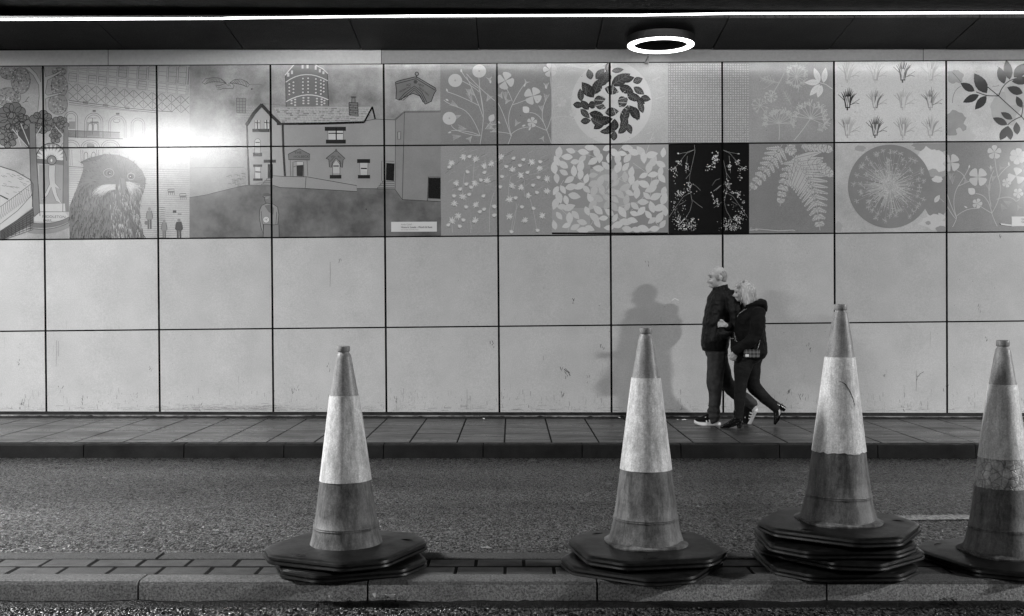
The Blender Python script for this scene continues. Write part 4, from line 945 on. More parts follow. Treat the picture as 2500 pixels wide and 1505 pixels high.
def fern(x0, y0, x1, y1, cx, cy, wid, t=.44, n_=16):
    c_ = bez((x0, y0), (cx, cy), (x1, y1), n_)
    a.line(c_, 3, t * .9, ly=4)
    for k in range(1, n_):
        (xa, ya), (xb, yb) = c_[k - 1], c_[k]; an = math.degrees(math.atan2(-(yb - ya), xb - xa)); L_ = wid * (1 - k / n_) ** .7 + 8
        for sg in (-1, 1):
            th = an + sg * 58; tr = math.radians(th)
            m_ = max(4, int(L_ / 15))
            for q in range(m_):
                u = L_ * q / m_; bx, by = xb + u * math.cos(tr), yb - u * math.sin(tr); ll = 24 * (1 - q / m_) + 7
                a.leaf(bx, by, th + 45, ll, 10, t * R.uniform(.85, 1.1), ly=3); a.leaf(bx, by, th - 45, ll, 10, t * R.uniform(.85, 1.1), ly=3)
            a.leaf(xb, yb, th, L_, max(9, L_ * .2), t, ly=3)
            a.line([(xb, yb), (xb + L_ * .9 * math.cos(tr), yb - L_ * .9 * math.sin(tr))], 1.6, .26, ly=5)
a.clipq = [Z4.P(p) for p in ((88, 752), (696, 752), (698, 1376), (88, 1380))]
fern(330, 745, 88, 1090, 240, 900, 105, n_=9); fern(395, 830, 600, 1375, 560, 980, 205, n_=14); fern(430, 850, 310, 1200, 330, 1000, 75, n_=8); fern(350, 740, 420, 830, 380, 780, 60, n_=3); fern(440, 750, 700, 800, 560, 750, 62, n_=7); fern(470, 880, 700, 990, 600, 880, 70, n_=7)
a.clipq = None
a.line([(100, 1372), (160, 1365), (300, 1378), (400, 1372), (420, 1376)], 3, .5, ly=5)
for _ in range(12): x = R.uniform(90, 150); a.line([(x, 1378), (x + R.uniform(-4, 6), 1378 - R.uniform(5, 26))], 2, .4, ly=5)
# ---------------------------------------------------------------- 8 grass tufts; allium disc and clouds
TT = [[.36, .40, .10, .42], [.06, .32, .36, .27], [.30, .18, .30, .34]]
for j in range(3):
    for i in range(4):
        cx = [800, 1000, 1200, 1400][i]; cy = [300, 500, 700][j]; t = TT[j][i]
        if j == 0: cy -= 0
        for k in range(15):
            f_ = (k - 7) / 7.0; tx = cx + f_ * 58 + R.uniform(-4, 4) + 8; ty = cy - 155 + abs(f_) * 35 + R.uniform(-12, 12)
            ty = max(ty, 149)
            a.line(bez((cx + f_ * 10, cy - 12), (cx + f_ * 22, cy - 90), (tx, ty)), 10, t * R.uniform(.8, 1.5), ly=3, taper=True)
        a.poly([(cx - 30, cy - 95), (cx + 25, cy - 95), (cx + 14, cy - 30), (cx - 14, cy - 30)], t * 1.1, ly=3)
        for k in range(6): a.line([(cx + R.uniform(-22, 22), cy - 95), (cx + R.uniform(-10, 10), cy - 20)], 3, .55, ly=4)
        a.line([(cx - 4, cy - 30), (cx - 2, cy + 5)], 8, t * 1.2, ly=3); a.line([(cx + 14, cy - 35), (cx + 60, cy - 50), (cx + 85, cy - 42)], 2.6, t, ly=3); a.line([(cx + 20, cy - 35), (cx + 88, cy - 78)], 2, t, ly=3); a.line([(cx - 15, cy - 60), (cx - 68, cy - 110)], 3, t, ly=3)
for _ in range(90): x, y = R.uniform(715, 1500), R.uniform(160, 715); a.line([(x, y), (x + R.uniform(-10, 14), y + R.uniform(-5, 5))], 1.6, .45, ly=2)
# clouds of the row below
def blob(cx, cy, rx, ry, t, n_=26, am=.25, ly=2, g=.08):
    s0 = R.uniform(0, 50)
    a.poly([(cx + rx * (1 + am * noise.noise((math.cos(2 * PI * k / n_) * 2 + s0, math.sin(2 * PI * k / n_) * 2, 0)) * 1.6) * math.cos(2 * PI * k / n_), cy + ry * (1 + am * 1.6 * noise.noise((math.cos(2 * PI * k / n_) * 2 + s0, math.sin(2 * PI * k / n_) * 2, 3))) * math.sin(2 * PI * k / n_)) for k in range(n_)], t, g, .12, ly)
a.clipq = [Z4.P(p) for p in ((705, 745), (1508, 742), (1508, 1384), (708, 1384))]
blob(1450, 1120, 110, 170, .25, ly=2); blob(1420, 760, 160, 50, .30, ly=2); blob(1440, 940, 90, 50, .36, ly=2); blob(1400, 860, 110, 80, .62, 30, .4, ly=3); blob(1450, 1005, 40, 24, .60, ly=3); blob(1430, 1310, 90, 60, .56, 30, .5, ly=3); blob(1385, 1320, 20, 14, .33, ly=4); blob(890, 780, 38, 22, .36, ly=2); blob(735, 1350, 26, 40, .40, ly=2); blob(1480, 1370, 40, 30, .3, ly=4)
a.clipq = None
a.leaf(1430, 1172, 55, 66, 34, .52, .42, ly=5); a.line([(1465, 1140), (1500, 1170)], 2, .4, ly=4)
a.ell(1105, 1056, 303, 303, .245, 64, g=.10, ly=5)
AC = (1105, 1050)
for _ in range(240):
    th = R.uniform(0, 2 * PI); q = R.uniform(70, 225) * R.uniform(.7, 1); x, y = AC[0] + q * math.cos(th), AC[1] + q * math.sin(th)
    a.line([(AC[0] + 12 * math.cos(th), AC[1] + 12 * math.sin(th)), (x, y)], 1.5, R.choice([.38, .44, .5]), ly=6)
for _ in range(640):
    th = R.uniform(0, 2 * PI); q = abs(R.gauss(0, 110)) + 10
    if q > 215: continue
    x, y = AC[0] + q * math.cos(th), AC[1] + q * math.sin(th); t2 = R.uniform(0, 2 * PI); L_ = R.uniform(5, 18); a.line([(x, y), (x + L_ * math.cos(t2), y + L_ * math.sin(t2))], 2.0, R.choice([.36, .44, .54]), ly=7)
a.ell(AC[0], AC[1], 26, 34, .40, 16, ly=7)
for k in range(46):
    th = 2 * PI * k / 46 + R.uniform(-.08, .08); q = R.choice([250, 262, 215, 190]) ; x, y = AC[0] + q * math.cos(th), AC[1] + 5 + q * math.sin(th)
    a.line([AC, (x, y)], 1.2, .34, ly=6)
    for m_ in range(9):
        t2 = 2 * PI * m_ / 9 + R.random(); L_ = R.uniform(12, 22); ex, ey = x + L_ * math.cos(t2), y + L_ * math.sin(t2)
        if (ex - 1105) ** 2 + (ey - 1056) ** 2 < 298 ** 2: a.line([(x, y), (ex, ey)], 1.6, .40, ly=7); a.ell(ex, ey, 2.4, 2.4, .44, 5, ly=7)
# ---------------------------------------------------------------- 9 dark leaves on clouds; flowers
a.clipq = [Z4.P(p) for p in ((1519, 138), (2500, 138), (2500, 728), (1521, 728))]
blob(1580, 260, 60, 50, .36, ly=2, g=.2); blob(1570, 600, 90, 90, .33, ly=2, g=.2); blob(1640, 700, 70, 60, .52, 30, .5, ly=3); blob(1950, 480, 120, 120, .42, ly=2, g=.12); blob(2010, 380, 80, 90, .48, ly=3)
LDK = .045
for (x, y, an, L_, w_) in [(1720, 365, 150, 118, 56), (1808, 380, 122, 170, 86), (1752, 392, 205, 130, 54), (1806, 400, 230, 130, 60), (1935, 312, 108, 132, 62), (1975, 282, 100, 148, 64), (2005, 265, 45, 145, 80), (1990, 295, 5, 150, 60), (2070, 380, 160, 122, 62), (1790, 330, -50, 0, 0), (2062, 485, 115, 92, 48), (1995, 568, 150, 98, 46), (1958, 608, 155, 118, 52), (2030, 680, 95, 92, 52), (1905, 720, 60, 120, 56), (1960, 610, -50, 0, 0), (1982, 718, 100, 100, 50), (2110, 560, 40, 130, 60), (2140, 480, 70, 130, 60), (2180, 620, 10, 130, 60)]:
    if L_: a.leaf(x, y, an, L_, w_, LDK, LDK * 1.6, ly=5)
for p in [[(1730, 370), (1752, 380), (1810, 398)], [(1810, 398), (1850, 400), (1895, 400)], [(1815, 335), (1850, 365), (1895, 400)], [(1895, 400), (1980, 480), (2060, 550)], [(1895, 400), (1920, 320), (1975, 290)], [(1975, 290), (2030, 265), (2078, 262)], [(2060, 550), (2000, 570), (1960, 610)], [(2060, 550), (2068, 510), (2072, 470)], [(2060, 550), (2120, 620), (2200, 700)]]: a.line(bez(*p), 4.5, LDK, ly=5)
for p in [[(1560, 450), (1560, 360), (1620, 330)], [(1560, 230), (1600, 270), (1620, 300)], [(1850, 330), (1900, 330), (1895, 320)]]: a.line(bez(*p), 2, .2, ly=4)
a.clipq = [Z4.P(p) for p in ((1521, 740), (2600, 740), (2600, 1366), (1523, 1368))]
fourpetal(a, 1548, 885, 64, 50); fourpetal(a, 1745, 988, 66, 45); fourpetal(a, 1864, 808, 50, 90, 5); fourpetal(a, 2032, 838, 58, 80, 6); fourpetal(a, 2022, 980, 60, 75, 3); fourpetal(a, 1952, 1030, 33, 70, 5); fourpetal(a, 2036, 1105, 36, 60, 5); fourpetal(a, 1740, 1180, 36, 70, 5); a.leaf(1722, 1110, 140, 62, 52, W_ * .95, ly=4)
fourpetal(a, 2180, 900, 55, 30, 5); fourpetal(a, 2200, 1150, 50, 30, 5)
sprays(a, [((1590, 1285), (1545, 1150), (1600, 1055)), ((1600, 1055), (1650, 980), (1680, 920)), ((1600, 1055), (1680, 1020), (1740, 990)), ((1590, 1285), (1540, 1180), (1522, 1110)), ((1560, 1350), (1590, 1300), (1590, 1275)), ((1845, 1250), (1940, 1100), (1890, 990)), ((1890, 990), (1870, 900), (1866, 840)), ((1890, 990), (1930, 930), (1978, 900)), ((1728, 1108), (1820, 1110), (1845, 1250)), ((1845, 1250), (1860, 1300), (1885, 1345)), ((1880, 1150), (1980, 1110), (2020, 1165)), ((1845, 1250), (1790, 1220), (1750, 1190)), ((1840, 1200), (1800, 1040), (1860, 940)), ((1590, 1270), (1660, 1210), (1740, 1215)), ((1590, 940), (1640, 960), (1650, 1000)), ((2020, 1165), (2060, 1150), (2040, 1120)), ((1522, 1200), (1560, 1270), (1585, 1290))], 3)
for (x, y, an, L_) in [(1560, 1040, 90, 60), (1540, 1010, 80, 50), (1640, 1040, 50, 40), (1830, 1090, 100, 50), (1850, 1020, 80, 40), (1900, 940, 60, 30), (1910, 1180, -60, 50), (1930, 1160, -30, 50), (1840, 950, 90, 30), (2030, 1190, -60, 30)]: ferny(a, x, y, an, L_, .33)
for (x, y, an) in [(1678, 925, 75), (1968, 905, 90), (1668, 1212, 150), (1840, 930, 100)]: a.leaf(x, y, an, 28, 11, .5, ly=4)
a.clipq = None
a.line([(1906, 1328), (1950, 1334), (1988, 1338)], 8, .58, ly=6); a.line([(1902, 1324), (1910, 1334)], 6, .03, ly=6); a.line([(1912, 1336), (1988, 1344)], 3, .03, ly=5)

ROWS = (0, 1)
# missing lower edges of the prints: black gap under the leaf pattern, right panel
Z3.rect(438, 1390, 1280, 1402, .008, 0, 0, 6)
# ---------------------------------------------------------------- scuffs, scratches and grime on the plain panels
ROWS = (0, 1, 2, 3)
def scuff(px, py, n_=5, r_=8, t=.05, vert=True):
    for _ in range(n_):
        x, y = px + R.uniform(-r_ * .5, r_ * .5), py + R.uniform(-r_, r_); L_ = R.uniform(3, 9)
        an = R.uniform(60, 120) if vert else R.uniform(0, 180); an = math.radians(an)
        pt = [(x, y), (x + L_ * .5 * math.cos(an) + R.uniform(-1, 1), y - L_ * .5 * math.sin(an)), (x + L_ * math.cos(an), y - L_ * math.sin(an))]
        G.line(pt, R.uniform(.5, 1.4), t * R.uniform(.6, 2.4), 2)
G = Art(0, 0, 1.0)
for (x, y) in [(46, 888), (368, 905), (148, 950), (205, 980), (330, 970), (490, 1000), (715, 960), (725, 950), (802, 900), (967, 978), (1370, 905), (1385, 918), (1372, 965), (1437, 930), (1470, 850), (1580, 650), (1400, 740), (2238, 925), (2205, 1000), (2310, 950), (1955, 970), (2160, 920), (1973, 850), (2410, 830), (2440, 580), (1840, 990), (1925, 960), (670, 995), (50, 995), (55, 985), (625, 1000), (1200, 840), (830, 640), (2390, 760)]:
    scuff(x, y, R.choice([3, 4, 6]), R.uniform(4, 12), .06)
for (x, y0, y1) in [(138, 832, 880), (143, 833, 870), (137, 880, 896), (806, 640, 700), (2237, 905, 955), (1140, 950, 1000), (2265, 980, 1000), (1327, 870, 880)]: G.line([(x, y0), (x + .5, (y0 + y1) / 2), (x - .3, y1)], .8, .2, 2)
G.line([(1640, 734), (1648, 729), (1657, 734)], 1.4, .8, 2); G.line([(2239, 922), (2248, 912), (2256, 908)], 1, .07, 2); G.line([(1377, 902), (1388, 910), (1392, 918)], 1.6, .04, 2); G.line([(1380, 900), (1391, 911)], 1, .05, 2)
for _ in range(900):
    x = R.choice([R.uniform(-100, 2600), R.uniform(-100, 2600), R.gauss(640, 60), R.gauss(480, 80)]); y = rowy(4, x) - abs(R.gauss(0, 7)) - 3; L_ = R.uniform(2, 22); G.line([(x, y), (x + L_, y + R.uniform(-.8, .8))], R.uniform(.3, .9), R.choice([.24, .32, .38]), 2)
for _ in range(1500): x = R.uniform(-100, 2600); y = rowy(4, x) - abs(R.gauss(0, 16)) - 1; r_ = R.uniform(.3, .9); G.poly([(x - r_, y), (x, y - r_), (x + r_, y), (x, y + r_)], R.choice([.2, .28, .36]), 0, 0, 2)
for _ in range(330): x = R.uniform(-100, 2600); y = rowy(4, x) - R.uniform(2, 45); G.line([(x, y), (x + R.uniform(-2, 2), y - R.uniform(2, 14))], R.uniform(.4, .9), R.choice([.15, .25, .3]), 2)
for _ in range(160): x, y = R.uniform(-100, 2600), R.uniform(600, 1000); r_ = R.uniform(.4, 1.0); G.poly([(x - r_, y), (x, y - r_), (x + r_, y), (x, y + r_)], R.choice([.05, .12, .25]), 0, 0, 2)
for _ in range(46):
    x, y = R.uniform(-50, 2550), R.uniform(760, 985); L_ = R.uniform(8, 46); G.line([(x, y), (x + R.uniform(-1, 1), y + L_ * .5), (x + R.uniform(-1.5, 1.5), y + L_)], R.uniform(.4, .8), R.choice([.25, .32, .38]), 2, taper=True)
for _ in range(70): x, y = R.uniform(1180, 2480), R.uniform(160, 340); L_ = R.uniform(1, 6); G.line([(x, y), (x + L_ * .6, y + R.uniform(-L_, L_))], .7, .05, 8)

# ---------------------------------------------------------------- assemble the wall
wall = empty('underpass_wall', (0, WALL_D, 0)); tag(wall, 'long wall of large enamel panels, upper two rows printed with drawings and leaf prints, lower two rows plain grey', 'wall')
off = Vector((0, -WALL_D, 0))
def buildw(mb, name, mats, par=wall, **k):
    mb.v = [(x, y - WALL_D, z) for x, y, z in mb.v]; return mb.build(name, mats, par, **k)
PL = {(0, 0): None}
names_ = {1: 'tree and stone wheel drawing', 3: 'hall roof drawing', 4: 'bright glare over a stone terrace drawing'}
for k in sorted(PAN): 
    o = buildw(PAN[k], 'cladding_panel', M['enamel'], normals=False)
# backing behind the joints
mb = MB()
q = [wall_pt(-900, 90, -.031), wall_pt(3300, 60, -.031), wall_pt(3300, 1030, -.031), wall_pt(-900, 1030, -.031)]
P2 = [p + Vector((0, .3, 0)) for p in q]
mb.poly(q); mb.poly(P2[::-1]); [mb.poly([q[i], q[(i + 1) % 4], P2[(i + 1) % 4], P2[i]]) for i in range(4)]
buildw(mb, 'backing', M['joint'])
# fascia along the top
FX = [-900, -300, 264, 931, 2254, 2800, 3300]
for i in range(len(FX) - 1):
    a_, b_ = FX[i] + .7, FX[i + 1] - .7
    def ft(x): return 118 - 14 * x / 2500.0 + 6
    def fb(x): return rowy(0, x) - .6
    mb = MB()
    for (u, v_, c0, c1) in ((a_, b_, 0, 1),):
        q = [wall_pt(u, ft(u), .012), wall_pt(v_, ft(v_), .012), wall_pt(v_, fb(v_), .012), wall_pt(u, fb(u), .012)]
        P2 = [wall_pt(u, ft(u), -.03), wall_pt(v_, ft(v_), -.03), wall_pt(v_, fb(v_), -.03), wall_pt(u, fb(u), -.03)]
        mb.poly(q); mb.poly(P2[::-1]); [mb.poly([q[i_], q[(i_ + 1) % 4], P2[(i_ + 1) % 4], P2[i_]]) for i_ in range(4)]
    buildw(mb, 'fascia_panel', M['fascia'] if a_ > 900 else M['fascia_lit'])
# foot of the wall: dark recess, pale ledge
def band(y0, y1, o0, name, m, xs_=None, dy=4.2):
    xs_ = xs_ or [-900, 3300]
    for u, v_ in zip(xs_[:-1], xs_[1:]):
        sh = lambda x: dy * x / 2500.0
        mb = MB(); q = [wall_pt(u + .5, y0 + sh(u), o0), wall_pt(v_ - .5, y0 + sh(v_), o0), wall_pt(v_ - .5, y1 + sh(v_), o0), wall_pt(u + .5, y1 + sh(u), o0)]
        P2 = [p + Vector((0, o0 + .028, 0)) for p in q]
        mb.poly(q); mb.poly(P2[::-1]); [mb.poly([q[i_], q[(i_ + 1) % 4], P2[(i_ + 1) % 4], P2[i_]]) for i_ in range(4)]
        buildw(mb, name, m)
m = mat('base_band', .035, .5, .15); g = NG(m); g.col(g.ramp(g.noise(8, 5, .7), ((.3, .010), (.7, .035)))); M['bband'] = m
m = mat('base_ledge', .25, .5); g = NG(m); g.col(g.ramp(g.noise(3, 6, .8), ((.4, .05), (.6, .30)))); M['bledge'] = m
band(1005.2, 1013, -.008, 'base_band', M['bband']); band(1013.2, 1017.2, .02, 'base_ledge', M['bledge'], [-900, 20, 519, 1171, 1700, 2230, 3300])
# ragged wet dirt at the foot of the wall
mb = MB(); n_ = 900
for i in range(n_ + 1):
    x = -9 + 18 * i / n_; h = .012 + .022 * max(0, noise.noise((x * 2.1, 4, 0))) + .02 * max(0, noise.noise((x * 14, 2, 0))) + .008 * noise.noise((x * 50, 2, 0))
    dd = .03 + .03 * noise.noise((x * 6, 7, 0)) + .02 * noise.noise((x * 30, 7, 0))
    for yy, zz in ((12.0 - dd, .001), (12.03 - dd * .5, h * .6), (12.075, h)): mb.v.append(TF(x, yy, PV + zz))
for i in range(n_):
    for k in range(2): q_ = i * 3 + k; mb.face((q_, q_ + 3, q_ + 4, q_ + 1))
tag(mb.build('dirt_line', M['debris'], smooth=True), 'ragged dark line of wet dirt along the foot of the wall', 'dirt', kind='stuff')

# ---------------------------------------------------------------- information labels stuck on the wall
m = mat('label_white', .6, .35); M['label'] = m
m = mat('label_ink', .06, .5); M['ink'] = m
m = mat('label_ink_pale', .2, .5); M['ink2'] = m
def label(px, py, w_, h_, lines, lab):
    e = empty('information_label', wall_pt(px, py)); tag(e, lab, 'label')
    tl, tr, br, bl = [wall_pt(*p, .004) - e.location for p in ((px, py + .3), (px + w_, py - .3), (px + w_, py + h_ - .3), (px, py + h_ + .3))]
    mb = MB(); b_ = [p + Vector((0, .003, 0)) for p in (tl, tr, br, bl)]; mb.poly([tl, tr, br, bl]); mb.poly(b_[::-1])
    for k, q in enumerate([(tl, tr), (tr, br), (br, bl), (bl, tl)]): mb.poly([q[0], q[1], b_[(k + 1) % 4], b_[k]])
    mb.build('plate', M['label'], e)
    ux = (tr - tl) / w_; uy = (bl - tl) / h_
    for (st_, x, y, h, mt, bold) in lines:
        cu = bpy.data.curves.new('t', 'FONT'); cu.body = st_; cu.size = 1; cu.offset = bold; cu.resolution_u = 3; o = bpy.data.objects.new('t', cu); COL.objects.link(o)
        dg = bpy.context.evaluated_depsgraph_get(); me = bpy.data.meshes.new_from_object(o.evaluated_get(dg)); mb = MB()
        for p in me.polygons: mb.poly([tl + ux * (x + me.vertices[v_].co.x * h * 1.4) + uy * (y - me.vertices[v_].co.y * h * 1.4) + Vector((0, -.0012, 0)) for v_ in p.vertices])
        bpy.data.objects.remove(o); bpy.data.curves.remove(cu); bpy.data.meshes.remove(me)
        mb.build('lettering', M[mt], e)
label(955, 542, 111.5, 24.2, [('Andy Cahill', 24, 8.2, 4.0, 'ink2', 0), ('Historic Leeds - Work & Rest', 24, 15.2, 4.45, 'ink', .012), ('Scan to hear from the artists', 24, 20.4, 2.6, 'ink2', 0)], 'small white printed label under the dark doorway of the pub drawing')
label(2470, 529, 111.5, 23.5, [('Nat', 23.5, 8, 4.0, 'ink2', 0), ('Co', 23.5, 15, 4.6, 'ink', .012)], 'small white printed label under the poppy print, cut off at the right edge')
# ================================================================== CONES
def dirt_mat(name, lo, hi, rough=.45, str_=(3, 3, .6), sc=9, spec=.5, flecks=True):
    m = mat(name, hi, rough, spec); g = NG(m)
    oi = g.n('ShaderNodeObjectInfo'); vv = g.n('ShaderNodeVectorMath'); vv.operation = 'ADD'; g.L(g.co.outputs['Object'], vv.inputs[0])
    mm_ = g.n('ShaderNodeCombineXYZ'); [g.L(g.math('MULTIPLY', oi.outputs['Random'], 40.0), mm_.inputs[i]) for i in range(2)]; g.L(mm_.outputs[0], vv.inputs[1]); V = vv.outputs[0]
    n1 = g.noise(sc, 7, .7, vec=V, stretch=str_); n2 = g.noise(sc * 5, 5, .75, vec=V); n3 = g.noise(150, 3, .8, vec=V); n4 = g.noise(45, 6, .85, vec=V, stretch=(1.6, 1.6, .35))
    c = g.ramp(g.math('ADD', g.math('MULTIPLY', n1, .7), g.math('MULTIPLY', n2, .3)), ((.36, lo), (.62, hi)))
    c = g.math('MULTIPLY', g.math('MULTIPLY', c, g.ramp(n3, ((.34, .78), (.66, 1.22)))), g.ramp(n4, ((.36, .72), (.60, 1.15))))
    if flecks:
        f = g.ramp(g.noise(26, 6, .8, vec=V), ((.66, 1.0), (.72, .35))); c = g.math('MULTIPLY', c, f)
    g.col(c); g.rough(g.ramp(n2, ((.3, rough - .1), (.7, rough + .15)))); g.norm(g.bump(n2, .002, .5)); return m
M['cone'] = dirt_mat('cone_plastic', .04, .19, .52, spec=.3)
M['cone_top'] = dirt_mat('cone_plastic_clean', .19, .32, .42, spec=.35, flecks=False)
M['sleeve'] = dirt_mat('cone_sleeve', .34, .76, .42, (2.4, 2.4, .45), 8, spec=.4)
# honeycomb retroreflective sheeting
m = dirt_mat('cone_sleeve_cells', .46, .84, .36, (2.4, 2.4, .45), 8, spec=.4); g = NG(m)
e_ = g.voro(36, 'DISTANCE_TO_EDGE'); g.norm(g.bump(g.ramp(e_, ((0, 1), (.08, 0))), .0005, .6)); M['sleeve_cells'] = m
m = dirt_mat('cone_sleeve_cracked', .10, .55, .5, (2, 2, 1), 12); g = NG(m)
cb = g.b.inputs['Base Color'].links[0].from_socket; ce = g.voro(30, 'DISTANCE_TO_EDGE'); g.col(g.math('MULTIPLY', cb, g.ramp(ce, ((.01, .6), (.08, 1.25)))))
e_ = g.voro(34, 'DISTANCE_TO_EDGE'); g.norm(g.bump(g.ramp(e_, ((0, 0), (.08, 1))), .0018, .8)); M['sleeve_crack'] = m
m = mat('black_rubber', .018, .38, .30); g = NG(m)
n1 = g.noise(20, 6, .7); g.col(g.ramp(n1, ((.35, .002), (.7, .009)))); g.rough(g.ramp(g.noise(9, 5, .7), ((.3, .26), (.7, .44)))); g.norm(g.bump(g.noise(60, 5, .7), .0012, .6, g.bump(g.noise(7, 2), .004, .35))); M['rubber'] = m
def octa(r, rot, z, rc=.045, hx=1.0):
    # rounded regular octagon outline, r = radius to the corners
    out = []
    A8 = [rot + math.radians(q + s_) for q in (0, 90, 180, 270) for s_ in (-30, 30)]
    for k in range(8):
        a = A8[k]; p = Vector((r * math.cos(a), r * math.sin(a), 0)); a1 = A8[k - 1]; a2 = A8[(k + 1) % 8]
        pv = Vector((r * math.cos(a1), r * math.sin(a1), 0)); nx = Vector((r * math.cos(a2), r * math.sin(a2), 0))
        A = p + (pv - p).normalized() * rc; B_ = p + (nx - p).normalized() * rc
        for t in (0, .33, .67, 1): out.append((1 - t) ** 2 * A + 2 * t * (1 - t) * p + t * t * B_)
    return [(q.x, q.y, z) for q in out]
def plate_mb(R_=.352, hole=.0, seed=0):
    mb = MB(); prof = [(-.010, 0.0), (-.002, .002), (0, .006), (-.002, .013), (-.009, .016), (-.009, .018), (-.004, .021), (-.006, .030), (-.016, .036), (-.028, .038)]
    rings = [octa(R_ + dr, 0, z, .035) for dr, z in prof] 
    for f_, z in ((.86, .0385), (.70, .0415), (.56, .043)): rings.append([(x * f_ / .92 * .93, y * f_ / .92 * .93, z) for x, y, _ in octa(R_ * .93, 0, z, .05)])
    N = len(rings[0]); rn = random.Random(seed)
    for rg in rings: mb.v += rg
    for j in range(len(rings) - 1):
        for k in range(N): k2 = (k + 1) % N; mb.face((j * N + k, j * N + k2, (j + 1) * N + k2, (j + 1) * N + k))
    mb.face([(len(rings) - 1) * N + k for k in range(N)]); mb.face([k for k in range(N)][::-1])
    # moulded lettering-sized dashes, worn almost flat
    for k in (0, 2, 5):
        a = PI / 4 * k + .6; c_, sn = math.cos(a), math.sin(a); x, y = .262 * c_, .262 * sn
        mb.tube([(x - .03, y - .006, .0405), (x - .01, y, .0418), (x + .02, y + .006, .0405)], [.001, .0022, .001], 6)
    return mb
def base_plate(loc, rot, label, tilt=(0, 0), seed=0):
    e = empty('cone_base_plate', loc); e.rotation_euler = (tilt[0], tilt[1], rot); tag(e, label, 'cone base', 'octagonal rubber base plates stacked under the cones')
    plate_mb(seed=seed).build('plate', M['rubber'], e, smooth=True, autosmooth=35); return e
def cone(loc, zb, H, label, s1=.2125, s2=.604, rot=0, sunk=False, kind='sleeve', s3=None, tilt=(0, 0), prot=0, ragged=0.0, ws=1.0):
    # origin at the underside of the cone's own base plate; the plate is .043 thick; body bottom on its top
    e = empty('traffic_cone', loc); e.rotation_euler = (tilt[0], tilt[1], 0); tag(e, label, 'traffic cone', 'traffic cones on the island')
    p = plate_mb().build('base', M['rubber'], e, smooth=True, autosmooth=35); p.rotation_euler = (0, 0, rot)
    Z0 = .043 if not sunk else .012
    top = Z0 + H
    def fac(a, z):     # the moulded body is faintly facetted
        return 1 + .006 * math.cos(8 * a)
    # radius at a distance d below the top
    def rad(d):
        K = [(.047, .031), (.2125, .0592), (.604, .108), (.80, .134), (.86, .146), (.915, .163)]
        for (d0, r0), (d1, r1) in zip(K[:-1], K[1:]):
            if d <= d1: t = (d - d0) / (d1 - d0); return (r0 + (r1 - r0) * t) * ws
        return K[-1][1] * ws
    k = H / .915
    D_ = lambda d: top - d * k
    # neck with a thick open lip
    mb = MB(); mb.lathe([(.014, D_(.03)), (.0175, D_(.002)), (.021, D_(0)), (.0262, D_(.002)), (.0275, D_(.008)), (.0275, D_(.020)), (.0262, D_(.0245)), (.0235, D_(.027)), (.0235, D_(.031)), (.0275, D_(.037)), (.031, D_(.047)), (.033, D_(.058)), (rad(s1 * .6), D_(s1 * .6)), (rad(s1), D_(s1))], 48, sq=None)
    mb.build('neck', M['cone_top'], e, smooth=True, autosmooth=45)
    prof = []
    for d in np.linspace(s1, .795, 12): prof.append((rad(d), D_(d)))
    prof += [(rad(.798) + .003, D_(.798)), (rad(.803) + .0035, D_(.803)), (rad(.806) + .0005, D_(.806)), (rad(.809) + .003, D_(.809)), (rad(.813), D_(.813))]
    for d in np.linspace(.82, .915, 8): prof.append((rad(d), D_(d)))
    if not sunk:
        prof += [(rad(.915) + .006, D_(.916)), ]
    mb = MB(); mb.lathe(prof, 64, sq=fac)
    b = mb.build('body', M['cone'], e, smooth=True, autosmooth=50)
    if not sunk:
        mb = MB(); n0 = 32
        rings = []
        for (r_, z) in [(.155 * ws, D_(.893)), (.168 * ws, D_(.902)), (.182 * ws, D_(.9055)), (.186 * ws, D_(.909)), (.185 * ws, D_(.917)), (.16 * ws, D_(.917))]:
            rings.append(octa(r_ * 1.03, .2, z, .05))
        for rg in rings: mb.v += rg
        N = len(rings[0])
        for j in range(len(rings) - 1):
            for q in range(N): q2 = (q + 1) % N; mb.face((j * N + q, j * N + q2, (j + 1) * N + q2, (j + 1) * N + q))
        mb.build('flange', M['cone'], e, smooth=True, autosmooth=45)
    # reflective sleeve, a thin skin with a lapped seam
    def slv(d0, d1, mt, off_, seam=1.9, rg=0.0, name='reflective_sleeve'):
        mb = MB(); N = 72; rows_ = 9
        for j in range(rows_ + 1):
            d = d0 + (d1 - d0) * j / rows_
            for q in range(N + 1):
                a = seam + 2 * PI * 1.02 * q / N; dd = d
                if rg and j == rows_: dd = d + rg * noise.noise((a * 5, d1 * 9, 0)) + rg * .5 * noise.noise((a * 17, d1 * 9, 4))
                o_ = off_ + .0016 * (q / N)
                r_ = (rad(dd) + o_) * (fac(a, 0)); mb.v.append((r_ * math.cos(a), r_ * math.sin(a), D_(dd)))
        for j in range(rows_):
            for q in range(N): b_ = j * (N + 1) + q; mb.face((b_, b_ + 1, b_ + N + 2, b_ + N + 1))
        # folded edges
        for j, dz in ((0, .0), (rows_, 0)):
            i0 = len(mb.v)
            for q in range(N + 1):
                x, y, z = mb.v[j * (N + 1) + q]; l = math.hypot(x, y); mb.v.append((x * (1 - .004 / l), y * (1 - .004 / l), z))
            for q in range(N): mb.face((j * (N + 1) + q, j * (N + 1) + q + 1, i0 + q + 1, i0 + q))
        return mb.build(name, M[mt], e, smooth=True, autosmooth=50, normals=False)
    slv(s1, s2, kind, .0022, rg=ragged, seam=-1.15 if kind != 'sleeve' else 1.9)
